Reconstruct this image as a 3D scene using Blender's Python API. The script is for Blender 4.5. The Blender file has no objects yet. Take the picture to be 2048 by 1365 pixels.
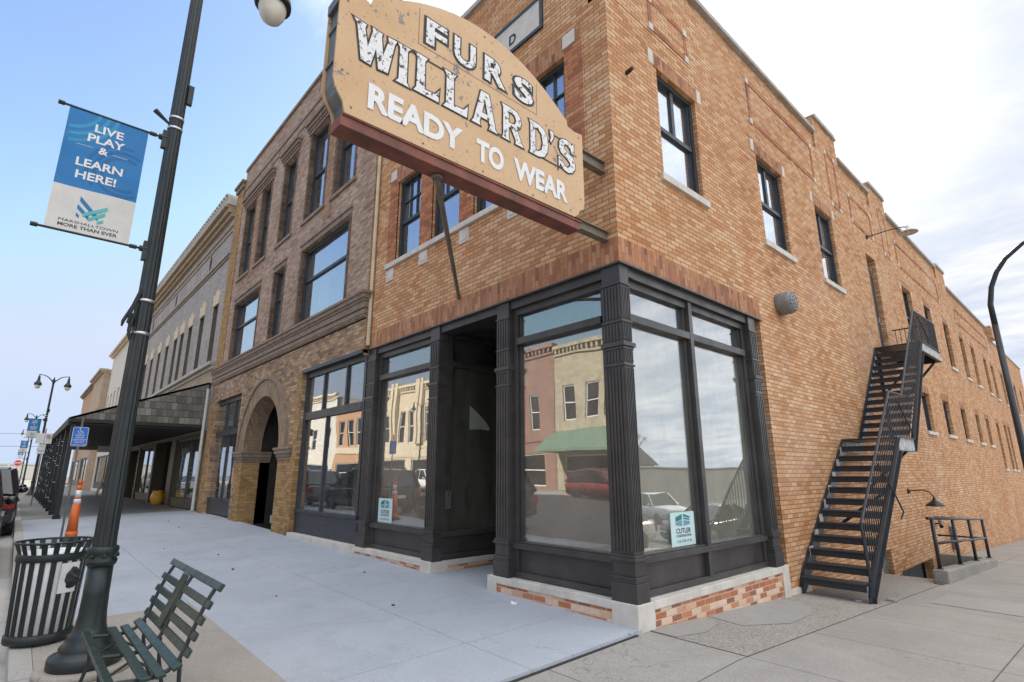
import bpy, bmesh, math, random
from mathutils import Vector, Matrix
random.seed(7)
R = math.radians
scene = bpy.context.scene
COL = scene.collection

# ------------------------------------------------------------------ camera
CAM = Vector((3.69, -5.08, 1.6))
yaw, pitch, roll = R(138.026), R(13.908), R(-0.115)
fw = Vector((math.cos(pitch) * math.cos(yaw), math.cos(pitch) * math.sin(yaw), math.sin(pitch)))
rt = Vector((math.sin(yaw), -math.cos(yaw), 0.0))
up = rt.cross(fw)
r2 = rt * math.cos(roll) + up * math.sin(roll)
u2 = -rt * math.sin(roll) + up * math.cos(roll)
cam = bpy.data.cameras.new("camera")
cam.sensor_width = 36.0
cam.lens = 36.0 * 1073.24 / 2048.0
cam.clip_start = 0.05
cam.clip_end = 2000.0
camo = bpy.data.objects.new("camera", cam)
COL.objects.link(camo)
camo.matrix_world = Matrix((
    (r2.x, u2.x, -fw.x, CAM.x), (r2.y, u2.y, -fw.y, CAM.y),
    (r2.z, u2.z, -fw.z, CAM.z), (0, 0, 0, 1)))
scene.camera = camo

# ------------------------------------------------------------------ light
SUN = Vector((-0.24, 0.82, 0.52)).normalized()
sun_el = math.asin(SUN.z)
sun_rot = math.atan2(SUN.x, SUN.y)
sl = bpy.data.lights.new("sun", 'SUN')
sl.energy = 4.6
sl.angle = R(0.5)
sl.color = (1.0, 0.93, 0.82)
so = bpy.data.objects.new("sun", sl)
COL.objects.link(so)
so.rotation_euler = SUN.to_track_quat('Z', 'Y').to_euler()

SKY_STRENGTH = 0.15
world = bpy.data.worlds.new("World")
scene.world = world
world.use_nodes = True
scene.view_settings.view_transform = 'Standard'
scene.view_settings.look = 'None'
scene.view_settings.gamma = 1.0
scene.view_settings.exposure = 1.30
scene.render.film_transparent = False


class NT:
    """tiny helper to wire shader nodes"""
    def __init__(s, tree):
        s.t = tree

    def n(s, kind, **kw):
        nd = s.t.nodes.new(kind)
        for k, v in kw.items():
            setattr(nd, k, v)
        return nd

    def put(s, sock, v):
        if v is None:
            return
        if hasattr(v, 'is_linked'):
            s.t.links.new(v, sock)
        else:
            sock.default_value = v

    def m(s, op, a, b=None, c=None, clamp=False):
        nd = s.n('ShaderNodeMath', operation=op, use_clamp=clamp)
        for i, v in enumerate((a, b, c)):
            s.put(nd.inputs[i], v)
        return nd.outputs[0]

    def mix(s, f, a, b, blend='MIX'):
        nd = s.n('ShaderNodeMix', data_type='RGBA', blend_type=blend)
        s.put(nd.inputs[0], f)
        s.put(nd.inputs[6], a if hasattr(a, 'is_linked') else (*a[:3], 1))
        s.put(nd.inputs[7], b if hasattr(b, 'is_linked') else (*b[:3], 1))
        return nd.outputs[2]

    def noise(s, vec, scale, detail=4, rough=.55, dist=0.0):
        nd = s.n('ShaderNodeTexNoise')
        s.put(nd.inputs['Vector'], vec)
        nd.inputs['Scale'].default_value = scale
        nd.inputs['Detail'].default_value = detail
        nd.inputs['Roughness'].default_value = rough
        nd.inputs['Distortion'].default_value = dist
        return nd.outputs['Fac']

    def ramp(s, f, stops, mode='LINEAR'):
        nd = s.n('ShaderNodeValToRGB')
        cr = nd.color_ramp
        cr.interpolation = mode
        while len(cr.elements) < len(stops):
            cr.elements.new(0.5)
        for e, (p, c) in zip(cr.elements, stops):
            e.position = p
            e.color = (*c, 1) if len(c) == 3 else c
        s.put(nd.inputs[0], f)
        return nd.outputs[0]

    def mr(s, v, a, b, c=0.0, d=1.0):
        nd = s.n('ShaderNodeMapRange')
        s.put(nd.inputs[0], v)
        for i, x in enumerate((a, b, c, d)):
            s.put(nd.inputs[i + 1], x)
        return nd.outputs[0]


# ---- sky: Nishita with thin procedural clouds, brightened out of view as fill light
w = NT(world.node_tree)
world.node_tree.nodes.clear()
sky = w.n('ShaderNodeTexSky', sky_type='NISHITA', sun_disc=False)
sky.sun_elevation = sun_el
sky.sun_rotation = sun_rot
sky.altitude = 300
sky.air_density = 1.0
sky.dust_density = 1.6
sky.ozone_density = 1.6
tc = w.n('ShaderNodeTexCoord')
sep = w.n('ShaderNodeSeparateXYZ')
w.put(sep.inputs[0], tc.outputs['Generated'])
den = w.m('ADD', w.m('MAXIMUM', sep.outputs[2], 0.0), 0.16)
cmb = w.n('ShaderNodeCombineXYZ')
w.put(cmb.inputs[0], w.m('DIVIDE', sep.outputs[0], den))
w.put(cmb.inputs[1], w.m('DIVIDE', sep.outputs[1], den))
mp = w.n('ShaderNodeMapping')
w.put(mp.inputs[0], cmb.outputs[0])
mp.inputs['Scale'].default_value = (0.8, 1.5, 1)
mp.inputs['Rotation'].default_value = (0, 0, 0.5)
n1 = w.noise(mp.outputs[0], 0.9, 8, .58, .25)
n2 = w.noise(mp.outputs[0], 3.4, 8, .6, .4)
side = w.m('ADD', w.m('MULTIPLY', sep.outputs[0], 0.72), w.m('MULTIPLY', sep.outputs[1], 0.60))
dotn = w.n('ShaderNodeVectorMath', operation='DOT_PRODUCT')
w.put(dotn.inputs[0], tc.outputs['Generated'])
dotn.inputs[1].default_value = SUN
toward = w.m('POWER', w.mr(dotn.outputs['Value'], 0.90, 0.998, 0.0, 1.0), 6.0)      # 1 close to the sun
high = w.mr(sep.outputs[2], 0.62, 0.85, 0.0, 1.0)                # cloud deck added overhead, out of view, to fill shaded facades
behind = w.mr(sep.outputs[1], -0.25, -0.7, 0.0, 1.0)
cover = w.m('ADD', w.m('ADD', w.m('MULTIPLY', n1, 0.75), w.m('MULTIPLY', n2, 0.42)),
            w.m('MULTIPLY', side, 0.34))
cover = w.m('ADD', cover, w.m('ADD', w.m('MULTIPLY', high, 0.35), w.m('MULTIPLY', behind, -0.06)))
hz = w.mr(sep.outputs[2], 0.0, 0.42, 0.95, 0.0)
grey = w.mr(w.m('ADD', w.m('MULTIPLY', n1, .5), w.m('MULTIPLY', n2, .5)), .43, .58)
cl_a = w.mix(grey, (1.8, 1.98, 2.3), (2.75, 2.78, 2.82))
cl_col = w.mix(toward, cl_a, (4.4, 4.3, 4.2))
east = w.mr(sep.outputs[0], 0.03, 0.32, 0.0, 1.0)                 # sky brightened out of view so the side glass reflects white
cover = w.m('ADD', cover, w.m('MULTIPLY', east, 0.16))
cl_col = w.mix(east, cl_col, w.mix(grey, (3.4, 3.75, 4.3), (5.2, 5.3, 5.5)))
cl_col = w.mix(high, cl_col, (7.0, 7.0, 7.1))
cl_col = w.mix(behind, cl_col, (4.4, 4.5, 4.7))  # unseen clouds behind the camera brightened as fill
cf = w.mr(cover, 0.56, 0.86, 0.02, 0.95)
clampd = w.n('ShaderNodeVectorMath', operation='MINIMUM')
w.put(clampd.inputs[0], sky.outputs[0])
clampd.inputs[1].default_value = (2.6, 2.7, 3.0)
tint = w.mix(1.0, clampd.outputs[0], (.84, .86, .93), 'MULTIPLY')
hz = w.m('MULTIPLY', hz, w.m('SUBTRACT', 1.0, w.m('MULTIPLY', behind, .75)))
c1 = w.mix(hz, w.mix(toward, tint, (4.2, 4.2, 4.2)), (1.62, 1.96, 2.60))
c2 = w.mix(cf, c1, cl_col)
bg = w.n('ShaderNodeBackground')
w.put(bg.inputs[0], c2)
bg.inputs[1].default_value = SKY_STRENGTH
wo = w.n('ShaderNodeOutputWorld')
world.node_tree.links.new(bg.outputs[0], wo.inputs[0])

# ------------------------------------------------------------------ materials
def new_mat(name):
    m = bpy.data.materials.new(name)
    m.use_nodes = True
    m.node_tree.nodes.clear()
    t = NT(m.node_tree)
    out = t.n('ShaderNodeOutputMaterial')
    return m, t, out


def pbsdf(t, out, col, rough=.6, metal=0.0, normal=None, spec=None, trans=None):
    b = t.n('ShaderNodeBsdfPrincipled')
    t.put(b.inputs['Base Color'], col if hasattr(col, 'is_linked') else (*col, 1))
    t.put(b.inputs['Roughness'], rough)
    t.put(b.inputs['Metallic'], metal)
    if normal is not None:
        t.put(b.inputs['Normal'], normal)
    if spec is not None:
        b.inputs['Specular IOR Level'].default_value = spec
    t.t.links.new(b.outputs[0], out.inputs[0])
    return b


def bump(t, h, strength=.4, dist=.01):
    b = t.n('ShaderNodeBump')
    b.inputs['Strength'].default_value = strength
    b.inputs['Distance'].default_value = dist
    t.put(b.inputs['Height'], h)
    return b.outputs[0]


def pos(t):
    return t.n('ShaderNodeNewGeometry').outputs['Position']


def noisy(name, c1, c2, scale=6, rough=.6, metal=0.0, bstr=.15, bscale=60, bdist=.004, spec=None, obj=False):
    m, t, out = new_mat(name)
    p = t.n('ShaderNodeTexCoord').outputs['Object'] if obj else pos(t)
    f = t.mr(t.noise(p, scale, 6, .62), .3, .7)
    col = t.mix(f, c1, c2)
    nrm = bump(t, t.noise(p, bscale, 3), bstr, bdist) if bstr else None
    rg = t.mr(t.noise(p, scale * 1.7, 4), .3, .7, max(.03, rough - .1), min(1, rough + .1))
    pbsdf(t, out, col, rg, metal, nrm, spec)
    return m


def brick(name, stops, mortar=(.34, .30, .26), bw=.208, bh=.0695, mw=.009, vertical=False, grime=.28, stagger=.5, flat=.35):
    """bricks laid in world metres; stops = colour ramp over a per-brick random value"""
    m, t, out = new_mat(name)
    p = pos(t)
    s = t.n('ShaderNodeSeparateXYZ')
    t.put(s.inputs[0], p)
    u = t.m('ADD', s.outputs[0], s.outputs[1])
    v = s.outputs[2]
    if vertical:
        row = t.m('FLOOR', t.m('DIVIDE', u, bw))
        off = t.m('MULTIPLY', t.m('FRACT', t.m('MULTIPLY', row, .5)), 1.0)
        vv = t.m('ADD', t.m('DIVIDE', v, bh), off)
        col_ = t.m('FLOOR', vv)
        fu = t.m('FRACT', t.m('DIVIDE', u, bw))
        fv = t.m('FRACT', vv)
    else:
        row = t.m('FLOOR', t.m('DIVIDE', v, bh))
        off = t.m('MULTIPLY', t.m('FRACT', t.m('MULTIPLY', row, .5)), 2 * stagger)
        uu = t.m('ADD', t.m('DIVIDE', u, bw), off)
        col_ = t.m('FLOOR', uu)
        fu = t.m('FRACT', uu)
        fv = t.m('FRACT', t.m('DIVIDE', v, bh))
    du = t.m('MULTIPLY', t.m('MINIMUM', fu, t.m('SUBTRACT', 1.0, fu)), bw)
    dv = t.m('MULTIPLY', t.m('MINIMUM', fv, t.m('SUBTRACT', 1.0, fv)), bh)
    wob = t.m('MULTIPLY', t.m('SUBTRACT', t.noise(p, 45, 2), .5), .006)
    d = t.m('ADD', t.m('MINIMUM', du, dv), wob)
    mask = t.mr(d, mw * .35, mw * .75)
    cb = t.n('ShaderNodeCombineXYZ')
    t.put(cb.inputs[0], t.m('ADD', col_, .5))
    t.put(cb.inputs[1], t.m('ADD', row, .5))
    wn = t.n('ShaderNodeTexWhiteNoise', noise_dimensions='2D')
    t.put(wn.inputs['Vector'], cb.outputs[0])
    rnd = wn.outputs['Value']
    # patches of the wall lean to one kiln tone
    patch = t.mr(t.noise(p, .55, 4), .3, .7)
    val = t.m('ADD', t.m('MULTIPLY', rnd, 1 - flat), t.m('MULTIPLY', patch, flat))
    colr = t.ramp(val, stops)
    fine = t.mr(t.noise(p, 30, 5, .7), .25, .75, .82, 1.16)
    sc = t.n('ShaderNodeVectorMath', operation='SCALE')
    t.put(sc.inputs[0], colr)
    t.put(sc.inputs['Scale'], fine)
    c = t.mix(mask, mortar, sc.outputs[0])
    st = t.n('ShaderNodeMapping')
    t.put(st.inputs[0], p)
    st.inputs['Scale'].default_value = (1.6, 1.6, .35)
    g = t.mr(t.noise(st.outputs[0], .9, 6, .65), .42, .75, 0, grime)
    c = t.mix(g, c, (.16, .12, .09))
    st2 = t.n('ShaderNodeMapping')
    t.put(st2.inputs[0], p)
    st2.inputs['Scale'].default_value = (5.0, 5.0, .5)
    strk = t.mr(t.noise(st2.outputs[0], .8, 5, .7), .56, .8, 0, grime * .9)
    c = t.mix(strk, c, (.10, .075, .06))
    bloom = t.mr(t.noise(p, .33, 6, .6, .4), .55, .78, 0, .28)
    c = t.mix(bloom, c, (.62, .50, .40))
    h = t.m('ADD', mask, t.m('MULTIPLY', t.noise(p, 70, 3), .25))
    pbsdf(t, out, c, .85, 0, bump(t, h, .55, .006), .25)
    return m


def concrete(name, c1, c2, joints=None, speck=0.0, rough=.8, stain=.35, jf=.75):
    m, t, out = new_mat(name)
    p = pos(t)
    big = t.mr(t.noise(p, .7, 7, .66), .3, .72)
    c = t.mix(big, c1, c2)
    fine = t.mr(t.noise(p, 55, 4, .7), .25, .75, .86, 1.12)
    sc = t.n('ShaderNodeVectorMath', operation='SCALE')
    t.put(sc.inputs[0], c)
    t.put(sc.inputs['Scale'], fine)
    c = sc.outputs[0]
    h = t.noise(p, 90, 3)
    # dark spots (gum, drips)
    vo = t.n('ShaderNodeTexVoronoi', feature='F1')
    t.put(vo.inputs['Vector'], p)
    vo.inputs['Scale'].default_value = 2.3
    thr = t.m('MULTIPLY', t.noise(p, 5, 2), .11)
    spot = t.m('LESS_THAN', vo.outputs['Distance'], t.m('SUBTRACT', thr, .025))
    c = t.mix(t.m('MULTIPLY', spot, stain), c, (.12, .12, .125))
    bl = t.mr(t.noise(p, 2.6, 5, .7), .55, .8, 0, stain * .7)
    c = t.mix(bl, c, tuple(x * .55 for x in c1))
    wv = t.n('ShaderNodeVectorMath', operation='ADD')
    t.put(wv.inputs[0], p)
    nz = t.n('ShaderNodeTexNoise')
    t.put(nz.inputs['Vector'], p)
    nz.inputs['Scale'].default_value = 3.0
    nz.inputs['Detail'].default_value = 5
    t.put(wv.inputs[1], nz.outputs['Color'])
    vc = t.n('ShaderNodeTexVoronoi', feature='DISTANCE_TO_EDGE')
    t.put(vc.inputs['Vector'], wv.outputs[0])
    vc.inputs['Scale'].default_value = .38
    crack = t.m('MULTIPLY', t.mr(vc.outputs['Distance'], .0008, .0026, 1, 0), t.mr(t.noise(p, .45, 3), .50, .56))
    c = t.mix(t.m('MULTIPLY', crack, .6), c, (.06, .055, .05))
    blot = t.mr(t.noise(p, 1.1, 7, .72, .6), .52, .70, 0, stain * .45)
    c = t.mix(blot, c, tuple(x * .62 for x in c1))
    if speck:
        v2 = t.n('ShaderNodeTexVoronoi', feature='F1')
        t.put(v2.inputs['Vector'], p)
        v2.inputs['Scale'].default_value = 75
        s3 = t.n('ShaderNodeSeparateColor')
        t.put(s3.inputs[0], v2.outputs['Color'])
        c = t.mix(t.mr(s3.outputs[0], .35, .9, 0, speck), c, (.55, .50, .44))
        c = t.mix(t.mr(s3.outputs[1], .5, .95, 0, speck), c, (.09, .08, .07))
        h = t.m('SUBTRACT', 1.0, v2.outputs['Distance'])
    if joints:
        s = t.n('ShaderNodeSeparateXYZ')
        t.put(s.inputs[0], p)
        mk = None
        for ax, (step, off) in enumerate(joints):
            if not step:
                continue
            f = t.m('FRACT', t.m('DIVIDE', t.m('SUBTRACT', s.outputs[ax], off), step))
            dd = t.m('MULTIPLY', t.m('MINIMUM', f, t.m('SUBTRACT', 1.0, f)), step)
            k = t.mr(dd, .003, .008, 1, 0)
            mk = k if mk is None else t.m('MAXIMUM', mk, k)
        c = t.mix(t.m('MULTIPLY', mk, jf), c, (.07, .065, .06))
        h = t.m('SUBTRACT', h, t.m('MULTIPLY', mk, 2.0))
    pbsdf(t, out, c, rough, 0, bump(t, h, .35 if not speck else .7, .004), .3)
    return m


def glass(name, tint, lo, rough=0.0):
    m, t, out = new_mat(name)
    tr = t.n('ShaderNodeBsdfTransparent')
    tr.inputs[0].default_value = (*tint, 1)
    gl = t.n('ShaderNodeBsdfGlossy')
    gl.inputs['Color'].default_value = (.96, .98, 1, 1)
    gl.inputs['Roughness'].default_value = rough
    p = pos(t)
    t.put(gl.inputs['Normal'], bump(t, t.noise(p, .9, 1), .13, .025))
    lw = t.n('ShaderNodeLayerWeight')
    lw.inputs[0].default_value = .5
    f = t.m('ADD', lo, t.m('MULTIPLY', 1 - lo, t.m('POWER', lw.outputs['Facing'], 5.0)))
    mx = t.n('ShaderNodeMixShader')
    t.put(mx.inputs[0], f)
    t.t.links.new(tr.outputs[0], mx.inputs[1])
    t.t.links.new(gl.outputs[0], mx.inputs[2])
    df = t.n('ShaderNodeBsdfDiffuse')
    df.inputs[0].default_value = (.55, .55, .52, 1)
    st = t.n('ShaderNodeMapping')
    t.put(st.inputs[0], p)
    st.inputs['Scale'].default_value = (1, 1, .45)
    smear_haze = t.mr(t.noise(st.outputs[0], 2.2, 6, .7), .35, .75, .01, .10)  # smears, with glare haze painted into the pane
    m2 = t.n('ShaderNodeMixShader')
    t.put(m2.inputs[0], smear_haze)
    t.t.links.new(mx.outputs[0], m2.inputs[1])
    t.t.links.new(df.outputs[0], m2.inputs[2])
    t.t.links.new(m2.outputs[0], out.inputs[0])
    return m


def flat(name, col, rough=.6, metal=0.0, spec=None):
    return noisy(name, tuple(c * .9 for c in col), tuple(min(1, c * 1.08) for c in col), 9, rough, metal, .08, 80, .002, spec)


M = {}
M['buff'] = brick('buff_brick', [(0, (.36, .145, .055)), (.15, (.49, .215, .085)), (.42, (.595, .305, .138)), (.68, (.655, .37, .19)), (.86, (.70, .44, .25)), (1, (.76, .53, .33))], mortar=(.19, .13, .09), grime=.15, flat=.3, mw=.0105)
M['red_brick'] = brick('red_brick', [(0, (.20, .07, .035)), (.4, (.42, .15, .065)), (.75, (.54, .22, .10)), (1, (.64, .36, .20))], mortar=(.2, .12, .085), grime=.22)
M['soldier'] = brick('soldier_brick', [(0, (.15, .06, .04)), (.35, (.38, .155, .075)), (.75, (.50, .235, .115)), (1, (.60, .36, .2))], mortar=(.25, .17, .13), bw=.0695, bh=.208, vertical=True, grime=.2)
M['base_brick'] = brick('base_brick', [(0, (.22, .11, .07)), (.25, (.46, .16, .07)), (.5, (.52, .21, .10)), (.62, (.66, .44, .29)), (1, (.74, .56, .42))], mortar=(.55, .47, .40), grime=.1, flat=.15)
M['gray_brick'] = brick('weathered_brick', [(0, (.18, .11, .08)), (.3, (.33, .22, .16)), (.65, (.43, .305, .225)), (1, (.56, .43, .34))], mortar=(.22, .17, .13), grime=.22)
M['frieze_brick'] = brick('frieze_brick', [(0, (.13, .08, .06)), (.35, (.29, .185, .12)), (.7, (.43, .285, .16)), (1, (.58, .42, .28))], mortar=(.2, .15, .11), bw=.235, bh=.075, grime=.2, flat=.3)
M['gold_brick'] = brick('golden_brick', [(0, (.20, .11, .045)), (.5, (.39, .225, .085)), (1, (.50, .32, .14))], mortar=(.2, .14, .075), grime=.25)
M['mull_brick'] = brick('mullion_brick', [(0, (.22, .115, .07)), (.5, (.40, .24, .145)), (1, (.50, .33, .22))], mortar=(.2, .14, .1), grime=.25)
M['jamb'] = brick('dark_jamb_block', [(0, (.06, .042, .032)), (.6, (.13, .085, .058)), (1, (.20, .14, .1))], mortar=(.24, .19, .135), bw=.36, bh=.21, mw=.010, grime=.3)
M['brown_stone'] = noisy('brown_terracotta', (.18, .13, .095), (.30, .225, .17), 5, .8, 0, .4, 40, .01)
M['arch_brick'] = brick('arch_brick', [(0, (.21, .14, .085)), (.5, (.33, .23, .14)), (1, (.43, .31, .2))], mortar=(.16, .125, .1), bw=.07, bh=.2, vertical=True, grime=.3)
M['paint_brick'] = brick('grey_painted_brick', [(0, (.29, .26, .245)), (.5, (.39, .36, .34)), (1, (.48, .45, .425))], mortar=(.26, .24, .225), grime=.35)
M['cornice_tan'] = noisy('cornice_tan', (.30, .225, .15), (.43, .335, .23), 3, .8, 0, .25, 40, .006)
M['cream'] = noisy('cream_trim', (.50, .41, .28), (.66, .56, .42), 4, .75, 0, .2, 40, .005)
M['pale_trim'] = noisy('pale_trim', (.52, .49, .43), (.64, .60, .54), 4, .75, 0, .2, 40, .005)
M['tan_wall'] = noisy('tan_stucco', (.36, .27, .19), (.46, .36, .27), 2, .85, 0, .2, 60, .004)
M['limestone'] = noisy('limestone', (.50, .45, .39), (.68, .63, .56), 3.5, .75, 0, .25, 90, .004)
M['coping'] = noisy('coping_stone', (.33, .31, .28), (.48, .46, .42), 3, .8, 0, .3, 60, .006)
M['black_paint'] = noisy('black_paint', (.033, .029, .028), (.066, .059, .055), 2.4, .42, 0, .25, 22, .004)
M['frame_dark'] = noisy('dark_window_paint', (.024, .028, .034), (.040, .045, .052), 8, .45, 0, .08, 30, .002)
M['olive'] = noisy('olive_brown_paint', (.07, .06, .038), (.10, .085, .055), 5, .55)
M['brown_frame'] = noisy('brown_window_paint', (.09, .07, .05), (.14, .11, .08), 6, .6)
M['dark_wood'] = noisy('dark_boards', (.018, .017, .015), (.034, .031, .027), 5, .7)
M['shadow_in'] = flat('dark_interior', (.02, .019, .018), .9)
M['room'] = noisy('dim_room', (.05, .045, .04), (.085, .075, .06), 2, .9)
M['paper'] = noisy('kraft_paper', (.27, .19, .13), (.38, .28, .20), 1.6, .9, 0, .5, 7, .02)
M['paper_pale'] = noisy('pale_paper', (.24, .22, .165), (.33, .31, .24), 1.4, .9, 0, .5, 7, .02)
M['curtain'] = noisy('white_curtain', (.55, .57, .6), (.75, .76, .78), 3, .9)
M['glass'] = glass('shop_glass', (.95, .96, .95), .2)
M['glass_up'] = glass('window_glass', (.70, .78, .88), .44)
M['glass_dim'] = glass('dim_glass', (.86, .88, .84), .065)
M['new_conc'] = concrete('new_sidewalk', (.355, .378, .41), (.43, .453, .485), ((1.62, -.86), (1.62, -1.59)), .06, .75, .5, .2)
M['old_conc'] = concrete('old_sidewalk', (.275, .25, .22), (.365, .335, .30), ((1.55, 1.08), (1.55, 0.14)), .12, .85, .4)
M['pad_conc'] = concrete('pad_concrete', (.30, .265, .22), (.39, .35, .30), None, .12, .85, .4)
M['far_conc'] = concrete('far_sidewalk', (.22, .21, .19), (.29, .275, .25), ((1.6, .3), (1.6, 0)), .1, .85, .4)
M['pebble'] = concrete('pebble_concrete', (.25, .225, .195), (.36, .325, .285), None, .5, .9, .3)
M['patch_conc'] = concrete('patch_concrete', (.29, .275, .25), (.37, .355, .33), None, .1, .8, .3)
M['curb'] = concrete('kerb_concrete', (.33, .31, .285), (.43, .41, .37), ((3.0, .4), (0, 0)), .1, .85, .5)
M['asphalt'] = concrete('asphalt', (.055, .055, .056), (.085, .083, .08), None, .35, .9, .3)
M['earth'] = noisy('ground_earth', (.10, .10, .07), (.17, .15, .1), .3, .95)
M['lamp_green'] = noisy('dark_green_enamel', (.009, .014, .0135), (.015, .022, .021), 6, .42, 0, .1, 40, .002, obj=True)
M['steel'] = noisy('worn_stainless', (.45, .45, .46), (.62, .62, .63), 14, .35, .9, .1)
M['globe'] = noisy('lamp_globe', (.62, .57, .46), (.78, .74, .64), 6, .35, 0, 0, obj=True)
M['slat_green'] = noisy('green_slat_paint', (.012, .026, .021), (.022, .042, .034), 9, .38, 0, .15, 60, .002)
M['rust'] = noisy('red_iron_paint', (.13, .055, .038), (.27, .085, .055), 5, .7, 0, .4, 30, .006)
M['beam'] = noisy('beam_paint', (.13, .10, .075), (.22, .18, .13), 6, .65, 0, .3, 40, .003)
M['sign_end'] = noisy('weathered_sheet', (.10, .12, .13), (.19, .20, .20), 4, .6, .2, .2)
M['white_paint'] = noisy('white_letter_paint', (.72, .71, .69), (.82, .81, .79), 12, .6)
M['black_letter'] = flat('black_letter_paint', (.02, .02, .022), .6)
M['stairs'] = noisy('stair_paint', (.014, .017, .022), (.027, .031, .038), 7, .42, 0, .2, 50, .003)
M['stair_worn'] = noisy('stair_worn_paint', (.20, .20, .205), (.55, .55, .54), 6, .55, 0, .2, 50, .003)
M['stone_gray'] = concrete('rough_concrete', (.20, .185, .16), (.33, .31, .275), None, .4, .9, .4)
M['vent'] = noisy('grey_cast_metal', (.17, .17, .17), (.26, .26, .25), 10, .6, .2, .2)
M['orange'] = noisy('orange_plastic', (.66, .13, .02), (.80, .18, .035), 5, .5)
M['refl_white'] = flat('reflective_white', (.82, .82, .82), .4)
M['rubber'] = flat('black_rubber', (.03, .03, .03), .8)
M['sign_blue'] = flat('sign_blue', (.025, .16, .62), .4)
M['sign_white'] = flat('sign_white', (.72, .72, .70), .45)
M['sign_red'] = flat('sign_red', (.55, .03, .03), .4)
M['sign_green'] = flat('sign_green', (.03, .32, .16), .4)
M['pot'] = noisy('yellow_glaze', (.62, .30, .02), (.74, .40, .04), 5, .35)
M['shingle'] = noisy('x', (.1, .1, .1), (.1, .1, .1))
M['banner_blue'] = noisy('banner_blue', (.012, .16, .40), (.016, .19, .46), 3, .6, 0, .1, 5, .01, obj=True)
M['banner_white'] = noisy('banner_white', (.60, .57, .53), (.70, .67, .63), 5, .65, obj=True)
M['teal'] = flat('teal_ink', (.09, .46, .44), .6)
M['teal_dim'] = flat('dim_teal_ink', (.025, .27, .48), .6)
M['deep_blue'] = flat('deep_blue_ink', (.012, .13, .34), .6)
M['logo_blue'] = flat('logo_blue_ink', (.01, .17, .38), .6)
M['ink'] = flat('dark_ink', (.05, .05, .055), .6)
M['mint'] = noisy('mint_board', (.50, .66, .64), (.56, .72, .70), 3, .6)
M['logo_green'] = flat('green_ink', (.01, .20, .16), .6)
M['logo_slate'] = flat('slate_ink', (.17, .29, .40), .6)
M['car_black'] = noisy('black_car_paint', (.008, .008, .010), (.012, .012, .014), 2, .15, 0, 0, spec=.8)
M['car_maroon'] = noisy('maroon_car_paint', (.018, .009, .009), (.026, .012, .012), 2, .15, 0, 0, spec=.8)
M['car_red'] = noisy('red_car_paint', (.12, .012, .014), (.16, .016, .02), 2, .2, 0, 0, spec=.8)
M['car_silver'] = noisy('silver_car_paint', (.42, .43, .45), (.50, .51, .53), 2, .25, .4, 0)
M['car_white'] = noisy('white_car_paint', (.66, .66, .65), (.74, .74, .73), 2, .25, 0, 0)
M['car_grey'] = noisy('grey_car_paint', (.11, .115, .12), (.15, .155, .16), 2, .2, .3, 0)
M['car_glass'] = noisy('car_window', (.008, .010, .012), (.012, .014, .016), 2, .05, 0, 0, spec=1.0)
M['chrome'] = flat('chrome', (.6, .6, .62), .12, 1.0)
M['tail'] = flat('tail_lens', (.22, .012, .010), .2)
M['head'] = flat('head_lens', (.7, .72, .75), .1)
M['awning_green'] = noisy('green_awning', (.10, .17, .12), (.14, .22, .16), 4, .7)
M['roof_dark'] = noisy('roof_shingle_dark', (.06, .06, .06), (.11, .105, .10), 3, .85)
M['tree'] = noisy('bare_bark', (.10, .08, .06), (.16, .13, .1), 8, .9)
M['leaf'] = flat('dry_leaf', (.06, .05, .045), .8)
M['litter'] = flat('paper_litter', (.75, .76, .78), .7)
M['orange_wall'] = noisy('orange_brick_far', (.40, .23, .13), (.48, .29, .17), 3, .85)
M['redwall'] = brick('far_red_brick', [(0, (.20, .10, .08)), (1, (.33, .19, .15))], mortar=(.3, .22, .18))
M['stonewall'] = brick('far_stone', [(0, (.30, .26, .18)), (1, (.46, .41, .30))], mortar=(.3, .27, .2), bw=.5, bh=.25)

# shingles: overlapping courses
def shingle():
    m, t, out = new_mat('cedar_shingle')
    p = pos(t)
    s = t.n('ShaderNodeSeparateXYZ')
    t.put(s.inputs[0], p)
    u = t.m('ADD', s.outputs[0], s.outputs[1])
    bh = .26
    v = t.m('DIVIDE', s.outputs[2], bh)
    row = t.m('FLOOR', v)
    fv = t.m('FRACT', v)
    uu = t.m('ADD', t.m('DIVIDE', u, .17), t.m('MULTIPLY', row, .37))
    cb = t.n('ShaderNodeCombineXYZ')
    t.put(cb.inputs[0], t.m('FLOOR', uu)); t.put(cb.inputs[1], row)
    wn = t.n('ShaderNodeTexWhiteNoise', noise_dimensions='2D')
    t.put(wn.inputs['Vector'], cb.outputs[0])
    c = t.ramp(wn.outputs['Value'], [(0, (.12, .115, .095)), (.6, (.19, .18, .155)), (1, (.30, .285, .245))])
    fu = t.m('FRACT', uu)
    edge = t.m('MAXIMUM', t.mr(fv, 0, .10, 1, 0), t.mr(t.m('MINIMUM', fu, t.m('SUBTRACT', 1, fu)), 0, .06, .7, 0))
    c = t.mix(t.m('MULTIPLY', edge, .8), c, (.025, .024, .02))
    pbsdf(t, out, c, .9, 0, bump(t, t.m('SUBTRACT', fv, edge), .6, .02), .2)
    return m
M['shingle'] = shingle()

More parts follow.
